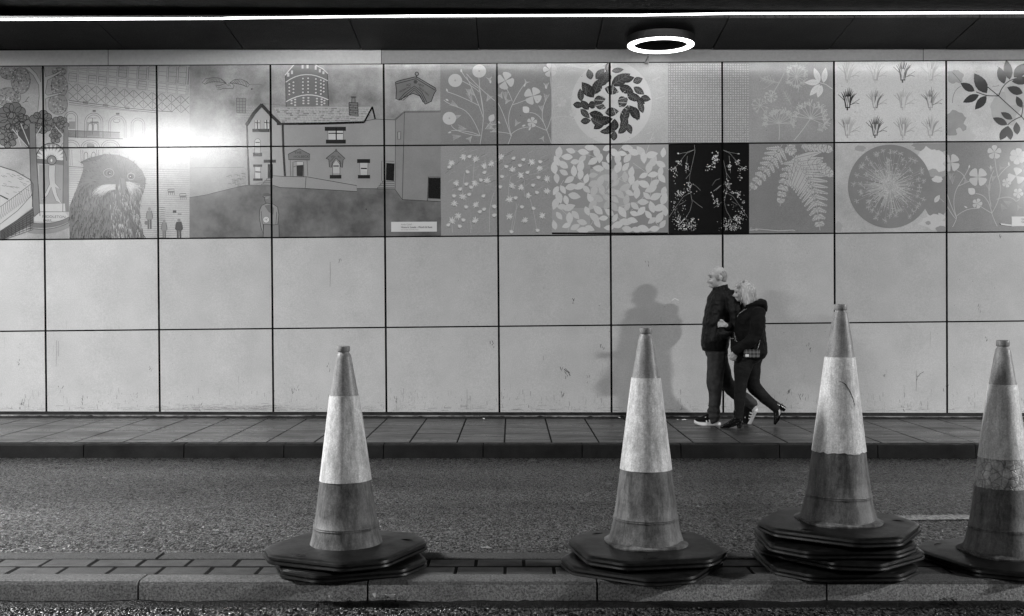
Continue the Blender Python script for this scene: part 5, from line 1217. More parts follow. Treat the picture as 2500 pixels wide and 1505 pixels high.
    if kind == 'sleeve_cells' and ragged:
        mb = MB(); mb.tube([((rad(dd) + .004) * math.cos(aa), (rad(dd) + .004) * math.sin(aa), D_(dd)) for aa, dd in ((-1.95, .32), (-1.75, .325), (-1.55, .335), (-1.35, .36), (-1.2, .39), (-1.1, .42))], [.0006, .0014, .0018, .0016, .0012, .0005], 6); mb.build('scratch', M['rubber'], e)
    if s3: slv(s2 - .02, s3, 'sleeve_crack', .0008, seam=-1.9, rg=.004, name='torn_lower_sleeve')
    return e
CD = 4.53
def cx_at(px, D=CD): return (px - 1250) / F * D
IZ = ISL_Z
PT = .0445
g1 = 'traffic cones on the island'
# cone 1 (left): body sunk into its plate, one plate below
x = cx_at(845); base_plate((x + .012, CD - .005, IZ), math.radians(18), 'octagonal rubber base plate lying directly under the leftmost traffic cone', (0, 0), 1)
cone((x, CD, IZ + PT), 0, .868, 'leftmost traffic cone, flangeless dirty body sunk into its rubber base plate', rot=math.radians(-24.5), sunk=True, tilt=(.0, -.012), s1=.222, s2=.60)
# cone 2
x = cx_at(1577); base_plate((x - .022, CD - .035, IZ), math.radians(-31), 'octagonal rubber base plate shifted left under the cone beside the walking couple', (.012, .0), 2)
cone((x, CD, IZ + PT), 0, .915, 'dirty traffic cone with plain pale sleeve on two base plates, left of the walking couple', rot=math.radians(11), tilt=(0, 0), s1=.2125, s2=.600)
# cone 3: tall stack of four
x = cx_at(2047.6)
base_plate((x - .030, CD - .02, IZ), .03, 'lowest rubber base plate in the tall stack under the tallest cone', (.0, .0), 3)
base_plate((x - .002, CD - .005, IZ + PT), math.radians(41), 'second rubber base plate from the bottom in the tall stack, poking out right', (.0, .018), 4)
base_plate((x - .028, CD - .012, IZ + 2 * PT + .002), -.02, 'third rubber base plate up, just below the top plate of the tall stack', (.004, -.012), 5)
cone((x, CD, IZ + 3 * PT + .006), 0, .920, 'tallest traffic cone with honeycomb sleeve torn along its lower edge on a four plate stack', rot=math.radians(-33), tilt=(.0, .008), s1=.2235, s2=.620, kind='sleeve_cells', ragged=.006)
# cone 4
x = cx_at(2454); 
cone((x, CD + .02, IZ), 0, .905, 'traffic cone at the right edge with a second cracked sleeve below the honeycomb sleeve', rot=math.radians(18), s1=.190, s2=.505, s3=.63, kind='sleeve_cells', tilt=(0, 0))

# ---------------------------------------------------------------- small litter
def scrap(px, py, w_, h_, D, lab, rot=.3, thick=.002, zz=None, mt='paper', lift=.0):
    p = at_depth(px, py, D)
    if zz is not None: d = ray(px, py); p = Vector((0, 0, CAMZ)) + d * ((zz - CAMZ) / d.z)
    e = MB(); n_ = 9; rn = random.Random(int(px)); pts = []
    for k in range(n_):
        a = 2 * PI * k / n_; r_ = rn.uniform(.65, 1.1); pts.append((w_ * r_ * math.cos(a), h_ * r_ * math.sin(a), .002 + rn.uniform(0, .008) + lift * abs(math.cos(a))))
    e.poly(pts); e.poly([(x_, y_, z_ + thick) for x_, y_, z_ in pts][::-1])
    for k in range(n_): e.poly([pts[k], pts[(k + 1) % n_], tuple(np.add(pts[(k + 1) % n_], (0, 0, thick))), tuple(np.add(pts[k], (0, 0, thick)))])
    o = e.build('litter_scrap', M[mt]); o.location = p; o.rotation_euler = (0, 0, rot); tag(o, lab, 'litter', 'scraps of litter'); return o
zp = lambda px: PV + zfar((px - 1250) / 220) + .002
scrap(1672, 1026.5, .034, .03, 12, 'pale flat scrap of litter on the pavement in front of the man', zz=zp(1672), rot=.1)
scrap(1655, 1026, .008, .02, 12, 'tiny pale crumb just left of the flat litter scrap by the man', zz=zp(1655))
scrap(1181, 1024.5, .014, .02, 12, 'small white paper scrap at the foot of the wall in mid picture', zz=zp(1181), lift=.008)
scrap(1512, 1022.5, .010, .03, 12, 'small white crumb by the wall foot left of the second cone', zz=zp(1512), lift=.01)
scrap(953, 1462, .028, .010, 4.20, 'crumpled white litter on the tar at the kerb foot below the leftmost cone', lift=.012, rot=-.15)
scrap(914, 1462, .009, .008, 4.20, 'tiny white chip at the kerb joint below the leftmost cone', lift=.012)
scrap(803, 1463, .006, .006, 4.20, 'tiny pale chip at the kerb foot under the left side of the leftmost cone', lift=.008)
# wet leaf clumps against the kerb face
def clump(x0, x1, seed, lab, hh_=.022):
    mb = MB(); rn = random.Random(seed)
    for _ in range(46):
        x = rn.uniform(x0, x1); z = .252 + abs(rn.gauss(0, hh_ * .5)); y = ISL_F - .012 - rn.uniform(0, .035); a = rn.uniform(0, PI); r_ = rn.uniform(.004, .013)
        dx, dy = r_ * math.cos(a), r_ * math.sin(a); dz = rn.uniform(-.007, .009)
        mb.poly([(x - dx, y - dy, z), (x + dy * .5, y - dx * .5, z + dz * .5 + .002), (x + dx, y + dy, z + dz), (x - dy * .5, y + dx * .5, z + .001)])
    o = mb.build('wet_leaf_clump', M['debris']); tag(o, lab, 'wet leaves', kind='stuff')
clump(-.78, -.62, 1, 'dark clump of wet leaves at the kerb foot below the left side of the leftmost cone')
clump(-.52, -.44, 2, 'dark curled wet leaves beside the white litter at the kerb foot', .03)
clump(1.69, 1.76, 3, 'pointed dark leaf clump at the kerb foot between the two right cones', .022)
# ================================================================== PEOPLE
def loft(mb, pts, n=20, sub=4, caps=True):
    P_ = [Vector(p[:3]) for p in pts]; R_ = [(p[3], p[4] if len(p) > 4 else p[3]) for p in pts]
    if len(P_) > 2:
        Q, S_ = [], []
        for i in range(len(P_) - 1):
            p0, p1, p2, p3 = P_[max(i - 1, 0)], P_[i], P_[i + 1], P_[min(i + 2, len(P_) - 1)]
            for k in range(sub):
                t = k / sub; Q.append(.5 * ((2 * p1) + (p2 - p0) * t + (2 * p0 - 5 * p1 + 4 * p2 - p3) * t * t + (3 * p1 - p0 - 3 * p2 + p3) * t ** 3))
                s_ = t * t * (3 - 2 * t); S_.append((R_[i][0] * (1 - s_) + R_[i + 1][0] * s_, R_[i][1] * (1 - s_) + R_[i + 1][1] * s_))
        Q.append(P_[-1]); S_.append(R_[-1]); P_, R_ = Q, S_
    rings = []
    for i, p in enumerate(P_):
        T = (P_[min(i + 1, len(P_) - 1)] - P_[max(i - 1, 0)]).normalized()
        A = Vector((0, 1, 0)).cross(T)
        A = A.normalized() if A.length > .15 else Vector((1, 0, 0))
        B_ = T.cross(A).normalized(); rings.append((p, T, A, B_, *R_[i]))
    if caps:
        p, T, A, B_, ra, rb = rings[0]; r_ = min(ra, rb); f_ = rings[-1]
        rings = [(p - T * r_ * .55 * s_, T, A, B_, ra * c_, rb * c_) for s_, c_ in ((1, .12), (.85, .55), (.5, .86))] + rings
        p, T, A, B_, ra, rb = f_; r_ = min(ra, rb)
        rings += [(p + T * r_ * .55 * s_, T, A, B_, ra * c_, rb * c_) for s_, c_ in ((.5, .86), (.85, .55), (1, .12))]
    i0 = len(mb.v)
    for p, T, A, B_, ra, rb in rings:
        for k in range(n): t = 2 * PI * k / n; mb.v.append(tuple(p + A * (ra * math.cos(t)) + B_ * (rb * math.sin(t))))
    for j in range(len(rings) - 1):
        for k in range(n): k2 = (k + 1) % n; mb.face((i0 + j * n + k, i0 + j * n + k2, i0 + (j + 1) * n + k2, i0 + (j + 1) * n + k))
    mb.face([i0 + k for k in range(n)][::-1]); mb.face([i0 + (len(rings) - 1) * n + k for k in range(n)])
def ellip(mb, c, r, n=18, m_=12, rot=0):
    i0 = len(mb.v); cr, sr = math.cos(rot), math.sin(rot)
    def tr(x, y, z): return (c[0] + cr * x - sr * z, c[1] + y, c[2] + sr * x + cr * z)
    for j in range(1, m_):
        ph = PI * j / m_
        for k in range(n): t = 2 * PI * k / n; mb.v.append(tr(r[0] * math.sin(ph) * math.cos(t), r[1] * math.sin(ph) * math.sin(t), r[2] * math.cos(ph)))
    mb.v += [tr(0, 0, r[2]), tr(0, 0, -r[2])]; a_ = len(mb.v) - 2
    for j in range(m_ - 2):
        for k in range(n): k2 = (k + 1) % n; mb.face((i0 + j * n + k, i0 + j * n + k2, i0 + (j + 1) * n + k2, i0 + (j + 1) * n + k))
    for k in range(n): k2 = (k + 1) % n; mb.face((a_, i0 + k2, i0 + k)); mb.face((a_ + 1, i0 + (m_ - 2) * n + k, i0 + (m_ - 2) * n + k2))
def skin_build(mb, name, m, parent, vox=.008, sm=4, fold=None, keep=None):
    o = mb.build(name, m, None)
    md = o.modifiers.new('r', 'REMESH'); md.mode = 'VOXEL'; md.voxel_size = vox
    s_ = o.modifiers.new('s', 'SMOOTH'); s_.iterations = sm; s_.factor = .5
    dg = bpy.context.evaluated_depsgraph_get(); me = bpy.data.meshes.new_from_object(o.evaluated_get(dg))
    o.modifiers.clear(); old = o.data; o.data = me; bpy.data.meshes.remove(old); me.name = name
    if fold:
        nv = [Vector(v_.normal) for v_ in me.vertices]
        for v_, n_ in zip(me.vertices, nv): v_.co += n_ * fold(v_.co)
    me.polygons.foreach_set('use_smooth', [True] * len(me.polygons))
    o.parent = parent; return o
def cloth(name, base, rough=.75, quilt=False, sc=1.0, spec=.3):
    m = mat(name, base, rough, spec); g = NG(m)
    m.node_tree.nodes['Principled BSDF'].inputs['Sheen Weight'].default_value = .02
    n1 = g.noise(7 * sc, 5, .65); g.col(g.ramp(n1, ((.3, base * .6), (.7, base * 1.5))))
    b_ = g.bump(g.noise(260, 2, .6), .001, .6, g.bump(g.noise(9, 4, .6, stretch=(1, 1, 2.2)), .02, .7)); g.norm(b_); return m
M['coat'] = cloth('black_coat_fabric', .006, .5, spec=.16); M['coat2'] = cloth('black_wool_fabric', .005, .7, spec=.1); M['jeans'] = cloth('grey_denim', .045, .8, spec=.1); M['jeans2'] = cloth('dark_denim', .012, .75, spec=.1)
m = mat('skin', .42, .5, .4); g = NG(m); g.b.inputs['Subsurface Weight'].default_value = .08; g.b.inputs['Subsurface Radius'].default_value = (.01, .01, .01)
g.col(g.ramp(g.noise(26, 5, .65), ((.3, .38), (.7, .52)))); g.norm(g.bump(g.noise(60, 4, .6), .003, .6)); M['skin'] = m
def hairm(name, lo, hi):
    m = mat(name, hi, .5, .4); g = NG(m); n1 = g.noise(40, 4, .7, stretch=(3.0, 3.0, .25)); g.col(g.ramp(n1, ((.35, lo), (.62, hi)))); g.norm(g.bump(n1, .004, .7)); return m
M['grey_hair'] = hairm('short_grey_hair', .16, .36); M['blonde'] = hairm('blonde_hair', .28, .66)
m = mat('black_leather', .005, .22, .35); M['leather'] = m
m = mat('suede_black', .006, .8, .1); M['suede'] = m
m = mat('white_rubber', .7, .5); M['white'] = m
m = mat('eye_dark', .02, .2); M['eye'] = m
m = mat('plaid', .1, .6); g = NG(m)
sx_ = g.n('ShaderNodeSeparateXYZ'); g.L(g.co.outputs['Object'], sx_.inputs[0])
a1 = g.math('PINGPONG', g.math('MULTIPLY', sx_.outputs[0], 26.0), .5); a2 = g.math('PINGPONG', g.math('MULTIPLY', sx_.outputs[2], 26.0), .5)
g.col(g.math('ADD', .015, g.math('ADD', g.ramp(a1, ((.30, 0), (.36, .06))), g.ramp(a2, ((.30, 0), (.36, .07)))))); M['plaid'] = m

def arm_hand(mb, W_, palm, fingers, thumb, rp, rf):
    loft(mb, palm)
    for f_ in fingers: loft(mb, [(*p, rf) for p in f_], n=10, sub=3)
    loft(mb, [(*p, rf * 1.1) for p in thumb], n=10, sub=3)
def xf(mb, i0, ang, loc):      # rotate vertices i0.. in the xz plane, then move
    c_, s_ = math.cos(ang), math.sin(ang)
    for k in range(i0, len(mb.v)): x, y, z = mb.v[k]; mb.v[k] = (loc[0] + c_ * x - s_ * z, loc[1] + y, loc[2] + s_ * x + c_ * z)
def outline(L, W_):   # sole outline, toe at -x
    return [(-L, 0), (-L * .97, -W_ * .55), (-L * .86, -W_ * .92), (-L * .7, -W_), (-L * .45, -W_ * .80), (-L * .15, -W_ * .78), (-.01, -W_ * .55), (0, 0), (-.01, W_ * .55), (-L * .15, W_ * .78), (-L * .45, W_ * .7), (-L * .7, W_ * .9), (-L * .86, W_ * .75), (-L * .97, W_ * .4)]
def shoe(par, loc, ang, L=.284, W_=.048, pale=False):
    root = None
    mb = MB(); loft(mb, [(-L + .02, 0, .045, .022, .034), (-L * .80, 0, .052, .030, .044), (-L * .6, 0, .062, .042, .045), (-L * .42, 0, .075, .055, .042), (-L * .22, 0, .080, .060, .040), (-.035, 0, .070, .050, .034)], sub=3)
    i1 = len(mb.v); loft(mb, [(-L * .22, 0, .085, .05, .038), (-L * .2, 0, .125, .05, .04)], sub=2)
    mb.v = [(x, y, max(z, .02)) for x, y, z in mb.v]
    xf(mb, 0, ang, loc); up = skin_build(mb, 'shoe', M['suede'], par, .006, 2)
    mb = MB(); O_ = outline(L, W_); N = len(O_)
    tz = lambda x: .010 * max(0, (-x - L * .75) / (L * .25)) ** 2 * 2
    for sc_, z in ((.97, 0), (1.02, .006), (1.02, .024), (.98, .030)): mb.v += [((x + L / 2) * sc_ - L / 2, y * sc_, z + tz(x) + (.006 if x < -L * .9 and z > .01 else 0)) for x, y in O_]
    for j in range(3):
        for k in range(N): k2 = (k + 1) % N; mb.face((j * N + k, j * N + k2, (j + 1) * N + k2, (j + 1) * N + k))
    mb.face([k for k in range(N)][::-1]); mb.face([3 * N + k for k in range(N)])
    xf(mb, 0, ang, loc); mb.build('sole', M['white'], up, smooth=True, autosmooth=60)
    for k in range(3):
      for sd in (-1, 1):
            mb = MB(); x0 = -L * .64 + k * .032
            q = [(x0, sd * .0475, .030), (x0 + .014, sd * .0475, .030), (x0 + .002, sd * .036, .094), (x0 - .012, sd * .036, .094)]
            q = [(x + .018, y, z) for x, y, z in q]; u = [(x, y - sd * .012, z) for x, y, z in q]
            mb.poly(q); mb.poly(u); [mb.poly([q[i_], q[(i_ + 1) % 4], u[(i_ + 1) % 4], u[i_]]) for i_ in range(4)]
            xf(mb, 0, ang, loc); mb.build('stripe', M['white'], up)
    return up
def boot(par, loc, ang, L=.245):
    mb = MB(); loft(mb, [(-L + .004, 0, .012, .010, .012), (-L * .86, 0, .020, .016, .026), (-L * .68, 0, .034, .026, .036), (-L * .5, 0, .055, .036, .036), (-L * .3, 0, .080, .042, .034), (-.05, 0, .090, .042, .033)], sub=3)
    loft(mb, [(-.055, 0, .075, .045, .035), (-.055, 0, .125, .046, .038), (-.058, 0, .175, .050, .042)], sub=2)
    xf(mb, 0, ang, loc); up = skin_build(mb, 'boot', M['leather'], par, .006, 2)
    mb = MB(); mb.lathe([(.001, 0), (.027, 0), (.031, .03), (.034, .062), (.001, .062)], 18, -.040, 0); xf(mb, 0, ang, loc); mb.build('heel', M['leather'], up, smooth=True, autosmooth=40)
    mb = MB(); O_ = outline(L, .037)
    O_ = [(x, y * (1 if x > -L * .8 else .6)) for x, y in O_]; N = len(O_); hz = lambda x: .055 * max(0, min(1, (x + L * .62) / (L * .45))) ** 1.3
    for z in (0, .006): mb.v += [(x, y, z + hz(x)) for x, y in O_]
    for k in range(N): k2 = (k + 1) % N; mb.face((k, k2, N + k2, N + k))
    mb.face([k for k in range(N)][::-1]); mb.face([N + k for k in range(N)]); xf(mb, 0, ang, loc); mb.build('sole', M['leather'], up)
    return up

# ---------------------------------------------------------------- the man
MD = 11.49; sM = F / MD
man = empty('person', at_depth(1650 + 300 / 3.373, 1036.6, MD)); 
man.location.z = PV + zfar(man.location.x)
tag(man, 'balding man in black jacket, grey jeans and striped trainers striding left', 'person')
KM = sM * 3.373
def m_(zx, zy, y=0): return ((zx - 300) / KM, y, (1408 - zy) / KM)
def mr(zx, zy, y, ra, rb=None): return (*m_(zx, zy, y), ra, rb or ra)
b = MB()
ellip(b, m_(350, 176), (.089, .075, .090), rot=0); ellip(b, m_(318, 222), (.058, .060, .082), rot=-.1); ellip(b, m_(298, 268), (.030, .034, .024)); ellip(b, m_(296, 180), (.036, .055, .040))
loft(b, [mr(277, 196, 0, .008, .008), mr(266, 222, 0, .010, .012), mr(257, 236, 0, .009, .012)], n=10); ellip(b, m_(268, 240), (.011, .016, .008))     # nose
ellip(b, m_(275, 263), (.012, .024, .006)); ellip(b, m_(277, 271), (.013, .022, .007))         # lips
ellip(b, m_(275, 183), (.012, .050, .008))                                                     # brow
ellip(b, m_(285, 232, .035), (.025, .022, .022)); ellip(b, m_(285, 232, -.035), (.025, .022, .022))
for s_ in (-1, 1): ellip(b, m_(357, 207, s_ * .076), (.018, .010, .031), rot=.15); ellip(b, m_(364, 200, s_ * .083), (.012, .006, .020))
loft(b, [mr(358, 225, 0, .056, .058), mr(375, 290, 0, .058, .062), mr(380, 340, 0, .07, .09)])
loft(b, [mr(375, 340, 0, .09, .15), mr(355, 450, 0, .115, .175), mr(335, 600, 0, .115, .16), mr(328, 740, 0, .10, .14), mr(330, 790, 0, .085, .12)])
for s_, arm in ((-1, [(425, 350, .17, .05), (452, 455, .235, .045), (458, 565, .25, .042), (400, 628, .21, .036), (345, 660, .15, .028)]), (1, [(400, 350, .17, .05), (385, 560, .235, .042), (350, 630, .20, .036), (330, 670, .15, .028)])):
    loft(b, [mr(x, y, s_ * d, r_) for x, y, d, r_ in arm])
    x, y, d, r_ = arm[-1]
    loft(b, [mr(x, y, s_ * d, .026, .02), mr(x - 30, y + 22, s_ * (d - .02), .040, .016), mr(x - 50, y + 42, s_ * (d - .03), .038, .014)])
    for q in range(4): loft(b, [mr(x - 46 + q * 9, y + 36 + q * 9, s_ * (d - .03), .009), mr(x - 66 + q * 10, y + 60 + q * 8, s_ * (d - .035), .0085), mr(x - 66 + q * 11, y + 80 + q * 5, s_ * (d - .045), .0075)], n=8)
    loft(b, [mr(x - 18, y + 8, s_ * (d - .01), .011), mr(x - 42, y + 2, s_ * (d - .045), .010), mr(x - 58, y + 14, s_ * (d - .06), .008)], n=8)
leg1 = [(325, 840, .075), (318, 950, .080), (308, 1080, .062), (308, 1200, .055), (305, 1340, .042)]
leg2 = [(345, 840, .075), (390, 965, .078), (432, 1080, .060), (520, 1170, .052), (650, 1262, .040)]
loft(b, [mr(x, y, -.085, r_) for x, y, r_ in leg1] + [mr(270, 1378, -.085, .03, .035)]); loft(b, [mr(x, y, .085, r_) for x, y, r_ in leg2] + [mr(632, 1330, .085, .03)])
skin_build(b, 'body', M['skin'], man, .006, 2)
# short hair around the back and sides, brows, eyes
b = MB(); ellip(b, m_(366, 182), (.072, .0785, .078), rot=.2); ellip(b, m_(378, 212), (.050, .070, .050))
for s_ in (-1, 1): ellip(b, m_(338, 196, s_ * .066), (.016, .012, .036), rot=.1)
def cut(mb, fn): mb.v = [fn(*v_) for v_ in mb.v]
h = skin_build(b, 'hair', M['grey_hair'], man, .006, 1, fold=lambda c: .004 * noise.noise(c * 60))
for s_ in (-1, 1):
    b = MB(); ellip(b, m_(280, 196, s_ * .033), (.008, .012, .006)); b.build('eye', M['eye'], man, smooth=True)
    b = MB(); loft(b, [mr(268, 183, s_ * .018, .004), mr(270, 178, s_ * .035, .005), mr(284, 181, s_ * .052, .003)], n=8); b.build('eyebrow', M['grey_hair'], man, smooth=True)
# jacket
b = MB()
loft(b, [mr(386, 300, 0, .085, .12), mr(380, 335, 0, .122, .185), mr(366, 400, 0, .140, .215), mr(350, 500, 0, .150, .215), mr(337, 600, 0, .150, .21), mr(324, 700, 0, .153, .21), mr(320, 768, 0, .146, .20)])
loft(b, [mr(376, 318, 0, .080, .080), mr(360, 268, 0, .072, .072)], caps=False)
b2 = [mr(x, y, -d, r_) for x, y, d, r_ in [(420, 345, .15, .078), (448, 450, .23, .074), (458, 565, .25, .070), (405, 632, .24, .062), (345, 668, .205, .056)]]; loft(b, b2)
loft(b, [mr(x, y, d, r_) for x, y, d, r_ in [(400, 345, .15, .078), (385, 560, .235, .068), (350, 640, .23, .060), (318, 705, .20, .052)]])
def fold_m(c):
    return .0025 * math.sin(c.z * 52 + 2.5 * noise.noise(c * 5)) + .012 * noise.noise(Vector((c.x * 9, c.y * 9, c.z * 9))) + .005 * noise.noise(c * 30)
j = skin_build(b, 'jacket', M['coat'], man, .008, 3, fold_m)
b = MB(); loft(b, [mr(321, 772, 0, .140, .196), mr(322, 796, 0, .132, .188)], caps=False, n=40); b.build('jacket_hem', M['coat2'], man, smooth=True, autosmooth=50)
# collar standing up behind the neck
b = MB(); N = 40
for k in range(N):
    t = 2 * PI * k / N; cx_, cy_ = math.cos(t), math.sin(t)
    for (r_, zz) in ((.090, 305), (.082, 262), (.078, 262), (.080, 305)):
        x, y, z = m_(364, zz + 16 * (-cx_) * .9 + (6 if zz < 300 else 0)); b.v.append((x + r_ * cx_ * .98, r_ * .92 * cy_, z))
for k in range(N):
    k2 = (k + 1) % N
    for q in range(4): q2 = (q + 1) % 4; b.face((k * 4 + q, k2 * 4 + q, k2 * 4 + q2, k * 4 + q2))
b.build('collar', M['coat'], man, smooth=True, autosmooth=50)
# trousers
b = MB()
loft(b, [mr(328, 745, 0, .120, .165), mr(335, 830, 0, .118, .172)])
loft(b, [mr(322, 820, -.085, .100, .095), mr(318, 950, -.085, .094, .088), mr(310, 1070, -.085, .086, .08), mr(310, 1160, -.085, .068, .072), mr(302, 1280, -.085, .062, .066), mr(300, 1345, -.085, .068, .066), mr(305, 1362, -.085, .066, .064)])
loft(b, [mr(350, 820, .085, .112, .095), mr(392, 965, .085, .096, .088), mr(436, 1078, .085, .080, .078), mr(530, 1168, .085, .076, .072), mr(615, 1232, .085, .070, .068), mr(650, 1256, .085, .066, .064)])
def fold_t(c): return .008 * noise.noise(Vector((c.x * 16, c.y * 16, c.z * 5))) + .004 * noise.noise(Vector((c.x * 26, c.y * 20, c.z * 16))) + (.005 * math.sin(c.z * 90 + 3 * noise.noise(c * 9)) if c.z < .22 else 0)
skin_build(b, 'trousers', M['jeans'], man, .008, 3, fold_t)
shoe(man, m_(357, 1408, -.085), 0)
shoe(man, m_(690, 1285, .085), math.radians(64), L=.25)

# ---------------------------------------------------------------- the woman
WD = 11.24; sW = F / WD
wom = empty('person', at_depth(1650 + 500 / 3.373, 1042.5, WD)); wom.location.z = PV + zfar(wom.location.x)
tag(wom, 'blonde woman in black hooded jacket and heeled boots, arm linked with the balding man', 'person')
KW = sW * 3.373
def w_(zx, zy, y=0): return ((zx - 500) / KW, y, (1428 - zy) / KW)
def wr(zx, zy, y, ra, rb=None): return (*w_(zx, zy, y), ra, rb or ra)
b = MB()
ellip(b, w_(562, 298), (.086, .073, .088)); ellip(b, w_(527, 335), (.054, .056, .078)); ellip(b, w_(508, 382), (.026, .032, .022)); ellip(b, w_(506, 300), (.034, .050, .036))
loft(b, [wr(488, 318, 0, .007), wr(478, 335, 0, .009, .011), wr(471, 348, 0, .010, .013)], n=10); ellip(b, w_(482, 350), (.011, .017, .009))
ellip(b, w_(487, 367), (.011, .022, .006)); ellip(b, w_(489, 375), (.012, .020, .006))
for s_ in (-1, 1): ellip(b, w_(497, 345, s_ * .033), (.024, .022, .022))
loft(b, [wr(572, 350, 0, .048, .05), wr(585, 410, 0, .050, .054), wr(595, 465, 0, .052, .06)])
loft(b, [wr(600, 500, 0, .07, .11), wr(600, 560, 0, .11, .15), wr(600, 700, 0, .11, .145), wr(605, 830, 0, .13, .165)])
# near arm and hand hanging forward, fingers slightly curled
loft(b, [wr(650, 485, -.16, .045), wr(625, 590, -.235, .042), wr(590, 690, -.25, .038), (*w_(505, 762, -.235), .032, .032), wr(455, 806, -.21, .024, .020)])
loft(b, [wr(458, 804, -.21, .024, .020), wr(442, 824, -.205, .036, .015), wr(434, 836, -.20, .034, .013)])
for q in range(4):
    bx, by = 418 + q * 14, 826 + q * 5; ln = [18, 22, 21, 15][q]
    loft(b, [wr(bx + 8, by - 6, -.20, .0095), wr(bx, by + 10, -.203, .009), wr(bx - 3, by + 10 + ln, -.19, .008), wr(bx + 5, by + 18 + ln, -.178, .007)], n=8)
loft(b, [wr(432, 812, -.20, .011), wr(412, 818, -.185, .010), wr(404, 834, -.18, .008)], n=8)
# far arm through the man's arm, hand closed on his sleeve
loft(b, [wr(585, 490, .15, .045), wr(520, 600, .10, .040), wr(440, 600, -.02, .033), wr(395, 588, -.10, .026)])
loft(b, [wr(398, 588, -.10, .024, .02), wr(375, 580, -.125, .030, .014), wr(362, 578, -.13, .029, .013)])
for q in range(4):
    by = 559 + q * 12; loft(b, [wr(364, by, -.13, .0085), wr(344 - 3 * (q in (1, 2)), by + 1, -.135, .008), wr(334 - 3 * (q in (1, 2)), by + 5, -.115, .009), wr(338, by + 8, -.09, .008)], n=8)
loft(b, [wr(372, 560, -.13, .012), wr(356, 546, -.145, .010), wr(340, 545, -.14, .009)], n=8)
loft(b, [wr(570, 840, -.075, .085, .085), wr(530, 960, -.075, .078), wr(520, 1085, -.075, .055), wr(510, 1200, -.075, .046), wr(505, 1340, -.075, .036), wr(470, 1390, -.075, .028)])
loft(b, [wr(640, 840, .075, .085, .085), wr(632, 960, .075, .080), wr(652, 1095, .075, .058), wr(740, 1185, .075, .048), wr(852, 1290, .075, .035), wr(850, 1340, .075, .028)])
skin_build(b, 'body', M['skin'], wom, .006, 2)
for s_ in (-1, 1):
    b = MB(); ellip(b, w_(491, 318, s_ * .031), (.007, .011, .005)); b.build('eye', M['eye'], wom, smooth=True)
# bob of blonde hair with loose strands
b = MB()
ellip(b, w_(575, 300), (.098, .088, .104)); ellip(b, w_(605, 330), (.072, .088, .100)); ellip(b, w_(530, 262), (.048, .070, .042), rot=.3)
for s_ in (-1, 1): loft(b, [wr(560, 300, s_ * .070, .045, .022), wr(565, 360, s_ * .080, .042, .022), wr(572, 405, s_ * .078, .034, .018), wr(560, 425, s_ * .070, .016, .010)])
loft(b, [wr(615, 320, 0, .055, .085), wr(628, 385, 0, .050, .082), wr(640, 415, 0, .028, .06)])
def fold_h(c): return 0.002 * noise.noise(Vector((c.x * 55, c.y * 55, c.z * 5))) + .0008 * noise.noise(Vector((c.x * 120, c.y * 120, c.z * 12)))
hr = skin_build(b, 'hair', M['blonde'], wom, .006, 2, fold_h)
b = MB(); rn = random.Random(9)
for _ in range(420):
    t = rn.uniform(-.55, 2.2); s_ = rn.choice((-1, -1, -1, 1)); y = s_ * rn.uniform(.02, .09)
    x0 = rn.uniform(535, 640); x1 = x0 + rn.uniform(-14, 26) + (x0 - 585) * .25; e_ = rn.uniform(390, 436)
    if x1 < 545: e_ = rn.uniform(360, 410)
    k_ = min(1, abs((x0 - 585) / 70))
    loft(b, [wr(x0 * .6 + 575 * .4, 226 + 22 * k_, y * .5, .0014), wr(x0, 280, s_ * .090 * math.sqrt(max(.05, 1 - k_ ** 2 * .8)), .0016), wr(x0 + (x1 - x0) * .5, 350, s_ * .096 * math.sqrt(max(.05, 1 - k_ ** 2 * .8)), .0015), wr(x1, e_, s_ * .085 * math.sqrt(max(.05, 1 - k_ ** 2 * .8)), .0008)], n=5, sub=2, caps=False)
for _ in range(50):
    y = rn.uniform(-.07, .05); loft(b, [wr(560, 218, y * .6, .0022), wr(520 + rn.uniform(-6, 6), 236, y, .0026), wr(494 + rn.uniform(-4, 8), 272 + rn.uniform(0, 22), y, .0014)], n=5, sub=2, caps=False)
b.build('loose_strands', M['blonde'], hr, smooth=True)
# jacket
b = MB()
loft(b, [wr(590, 430, 0, .075, .085), wr(602, 468, 0, .125, .16), wr(602, 540, 0, .165, .20), wr(598, 650, 0, .180, .205), wr(600, 750, 0, .188, .21), wr(604, 822, 0, .188, .215)])
loft(b, [wr(655, 478, -.14, .078), wr(628, 590, -.225, .074), wr(592, 690, -.245, .068), wr(508, 758, -.235, .058), wr(456, 796, -.215, .046)])
loft(b, [wr(585, 490, .12, .075), wr(520, 602, .08, .066), wr(440, 602, -.02, .054), wr(402, 590, -.085, .046)])
loft(b, [wr(560, 432, 0, .04, .10), wr(650, 415, 0, .05, .12), wr(705, 412, 0, .052, .11), wr(722, 470, 0, .040, .09)])
def fold_w(c): return .012 * noise.noise(Vector((c.x * 8, c.y * 8, c.z * 10))) + .006 * noise.noise(Vector((c.x * 22, c.y * 20, c.z * 26)))
skin_build(b, 'jacket', M['coat2'], wom, .008, 3, fold_w)
b = MB()
for (x0, y0, x1, y1) in [(500, 492, 545, 455), (483, 520, 492, 500), (520, 476, 560, 452)]: loft(b, [wr(x0, y0, -.12, .003), wr(x1, y1, -.13, .003)], n=8)
b.build('zip', M['metal'], wom, smooth=True)
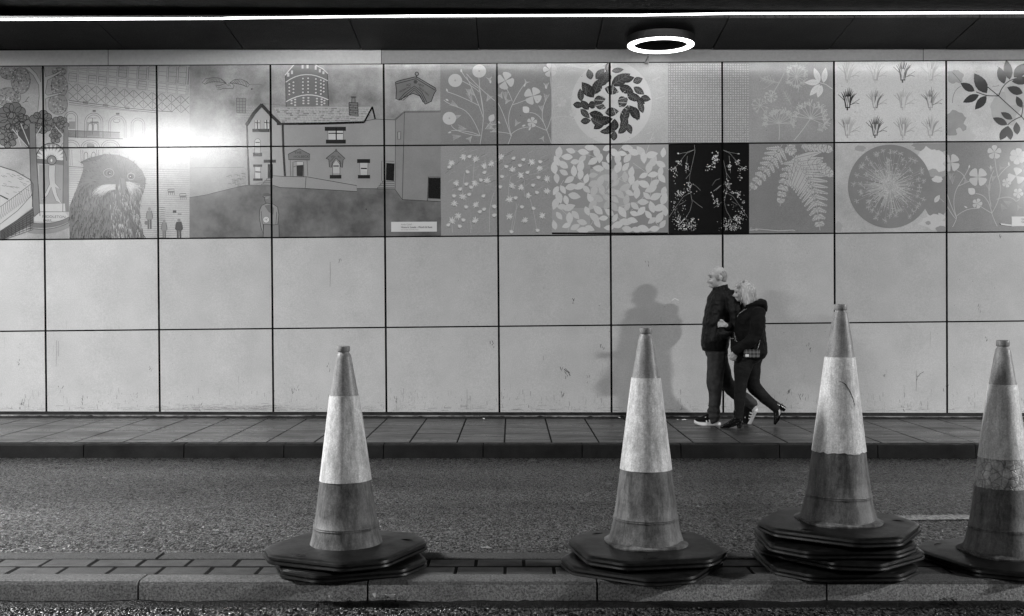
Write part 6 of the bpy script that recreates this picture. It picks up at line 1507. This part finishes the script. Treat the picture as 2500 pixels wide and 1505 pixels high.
# trousers
b = MB()
loft(b, [wr(600, 800, 0, .135, .175), wr(604, 860, 0, .130, .175)])
loft(b, [wr(560, 850, -.075, .112, .10), wr(534, 950, -.075, .092, .09), wr(522, 1070, -.075, .064, .066), wr(514, 1180, -.075, .058, .060), wr(506, 1290, -.075, .050, .052), wr(504, 1345, -.075, .046, .048)])
loft(b, [wr(640, 850, .075, .118, .10), wr(634, 950, .075, .098, .09), wr(648, 1080, .075, .076, .072), wr(690, 1140, .075, .070, .066), wr(770, 1215, .075, .060, .058), wr(845, 1282, .075, .050, .050)])
skin_build(b, 'trousers', M['jeans2'], wom, .008, 3, lambda c: .006 * noise.noise(Vector((c.x * 16, c.y * 16, c.z * 8))) + .002 * noise.noise(c * 50))
boot(wom, w_(545, 1428, -.075), 0)
boot(wom, w_(930, 1262, .075), math.radians(58), L=.235)
# handbag on its studded strap
bag = empty('handbag', wom.location + Vector(w_(575, 845, -.27))); tag(bag, 'small tartan handbag with studded strap hanging at the side of the blonde woman', 'handbag')
def bg_(zx, zy, y=-.27): return tuple(Vector(w_(zx, zy, y)) - Vector(w_(575, 845, -.27)))
b = MB(); x0, _, z0 = bg_(512, 846); x1, _, z1 = bg_(636, 770)
b.box(x0, -.035, z0, x1, .035, z1 - .01); b.v = [(x + (.010 if z > .05 and x > 0 else 0) , y * (.6 if z > .05 else 1), z) for x, y, z in b.v]
o = b.build('bag_body', M['plaid'], bag); md = o.modifiers.new('b', 'BEVEL'); md.width = .012; md.segments = 3
b = MB(); x2, _, z2 = bg_(520, 836); b.box(x2, -.043, z2, x2 + .034, -.036, z2 + .026); b.build('clasp', M['white'], bag)
def strap(pts):
    b = MB(); loft(b, [(*bg_(x, y, d), .010, .004) for x, y, d in pts], n=10); s_ = b.build('strap', M['leather'], bag, smooth=True)
    b = MB()
    for (xa, ya, da), (xb, yb, db) in zip(pts[:-1], pts[1:]):
        n_ = int(math.hypot(xb - xa, yb - ya) / 14) + 1
        for k in range(n_):
            t = k / n_; p = bg_(xa + (xb - xa) * t, ya + (yb - ya) * t, da + (db - da) * t - .007); ellip(b, p, (.0055, .003, .0045), 8, 6)
    b.build('studs', M['metal'], s_, smooth=True)
strap([(662, 645, -.225), (645, 710, -.235), (622, 782, -.262)])
strap([(458, 648, -.13), (455, 690, -.20), (462, 722, -.215)])
b = MB(); loft(b, [(*bg_(430, 694, -.16), .006), (*bg_(446, 694, -.16), .006)], n=8); b.build('buckle', M['metal'], bag, smooth=True)
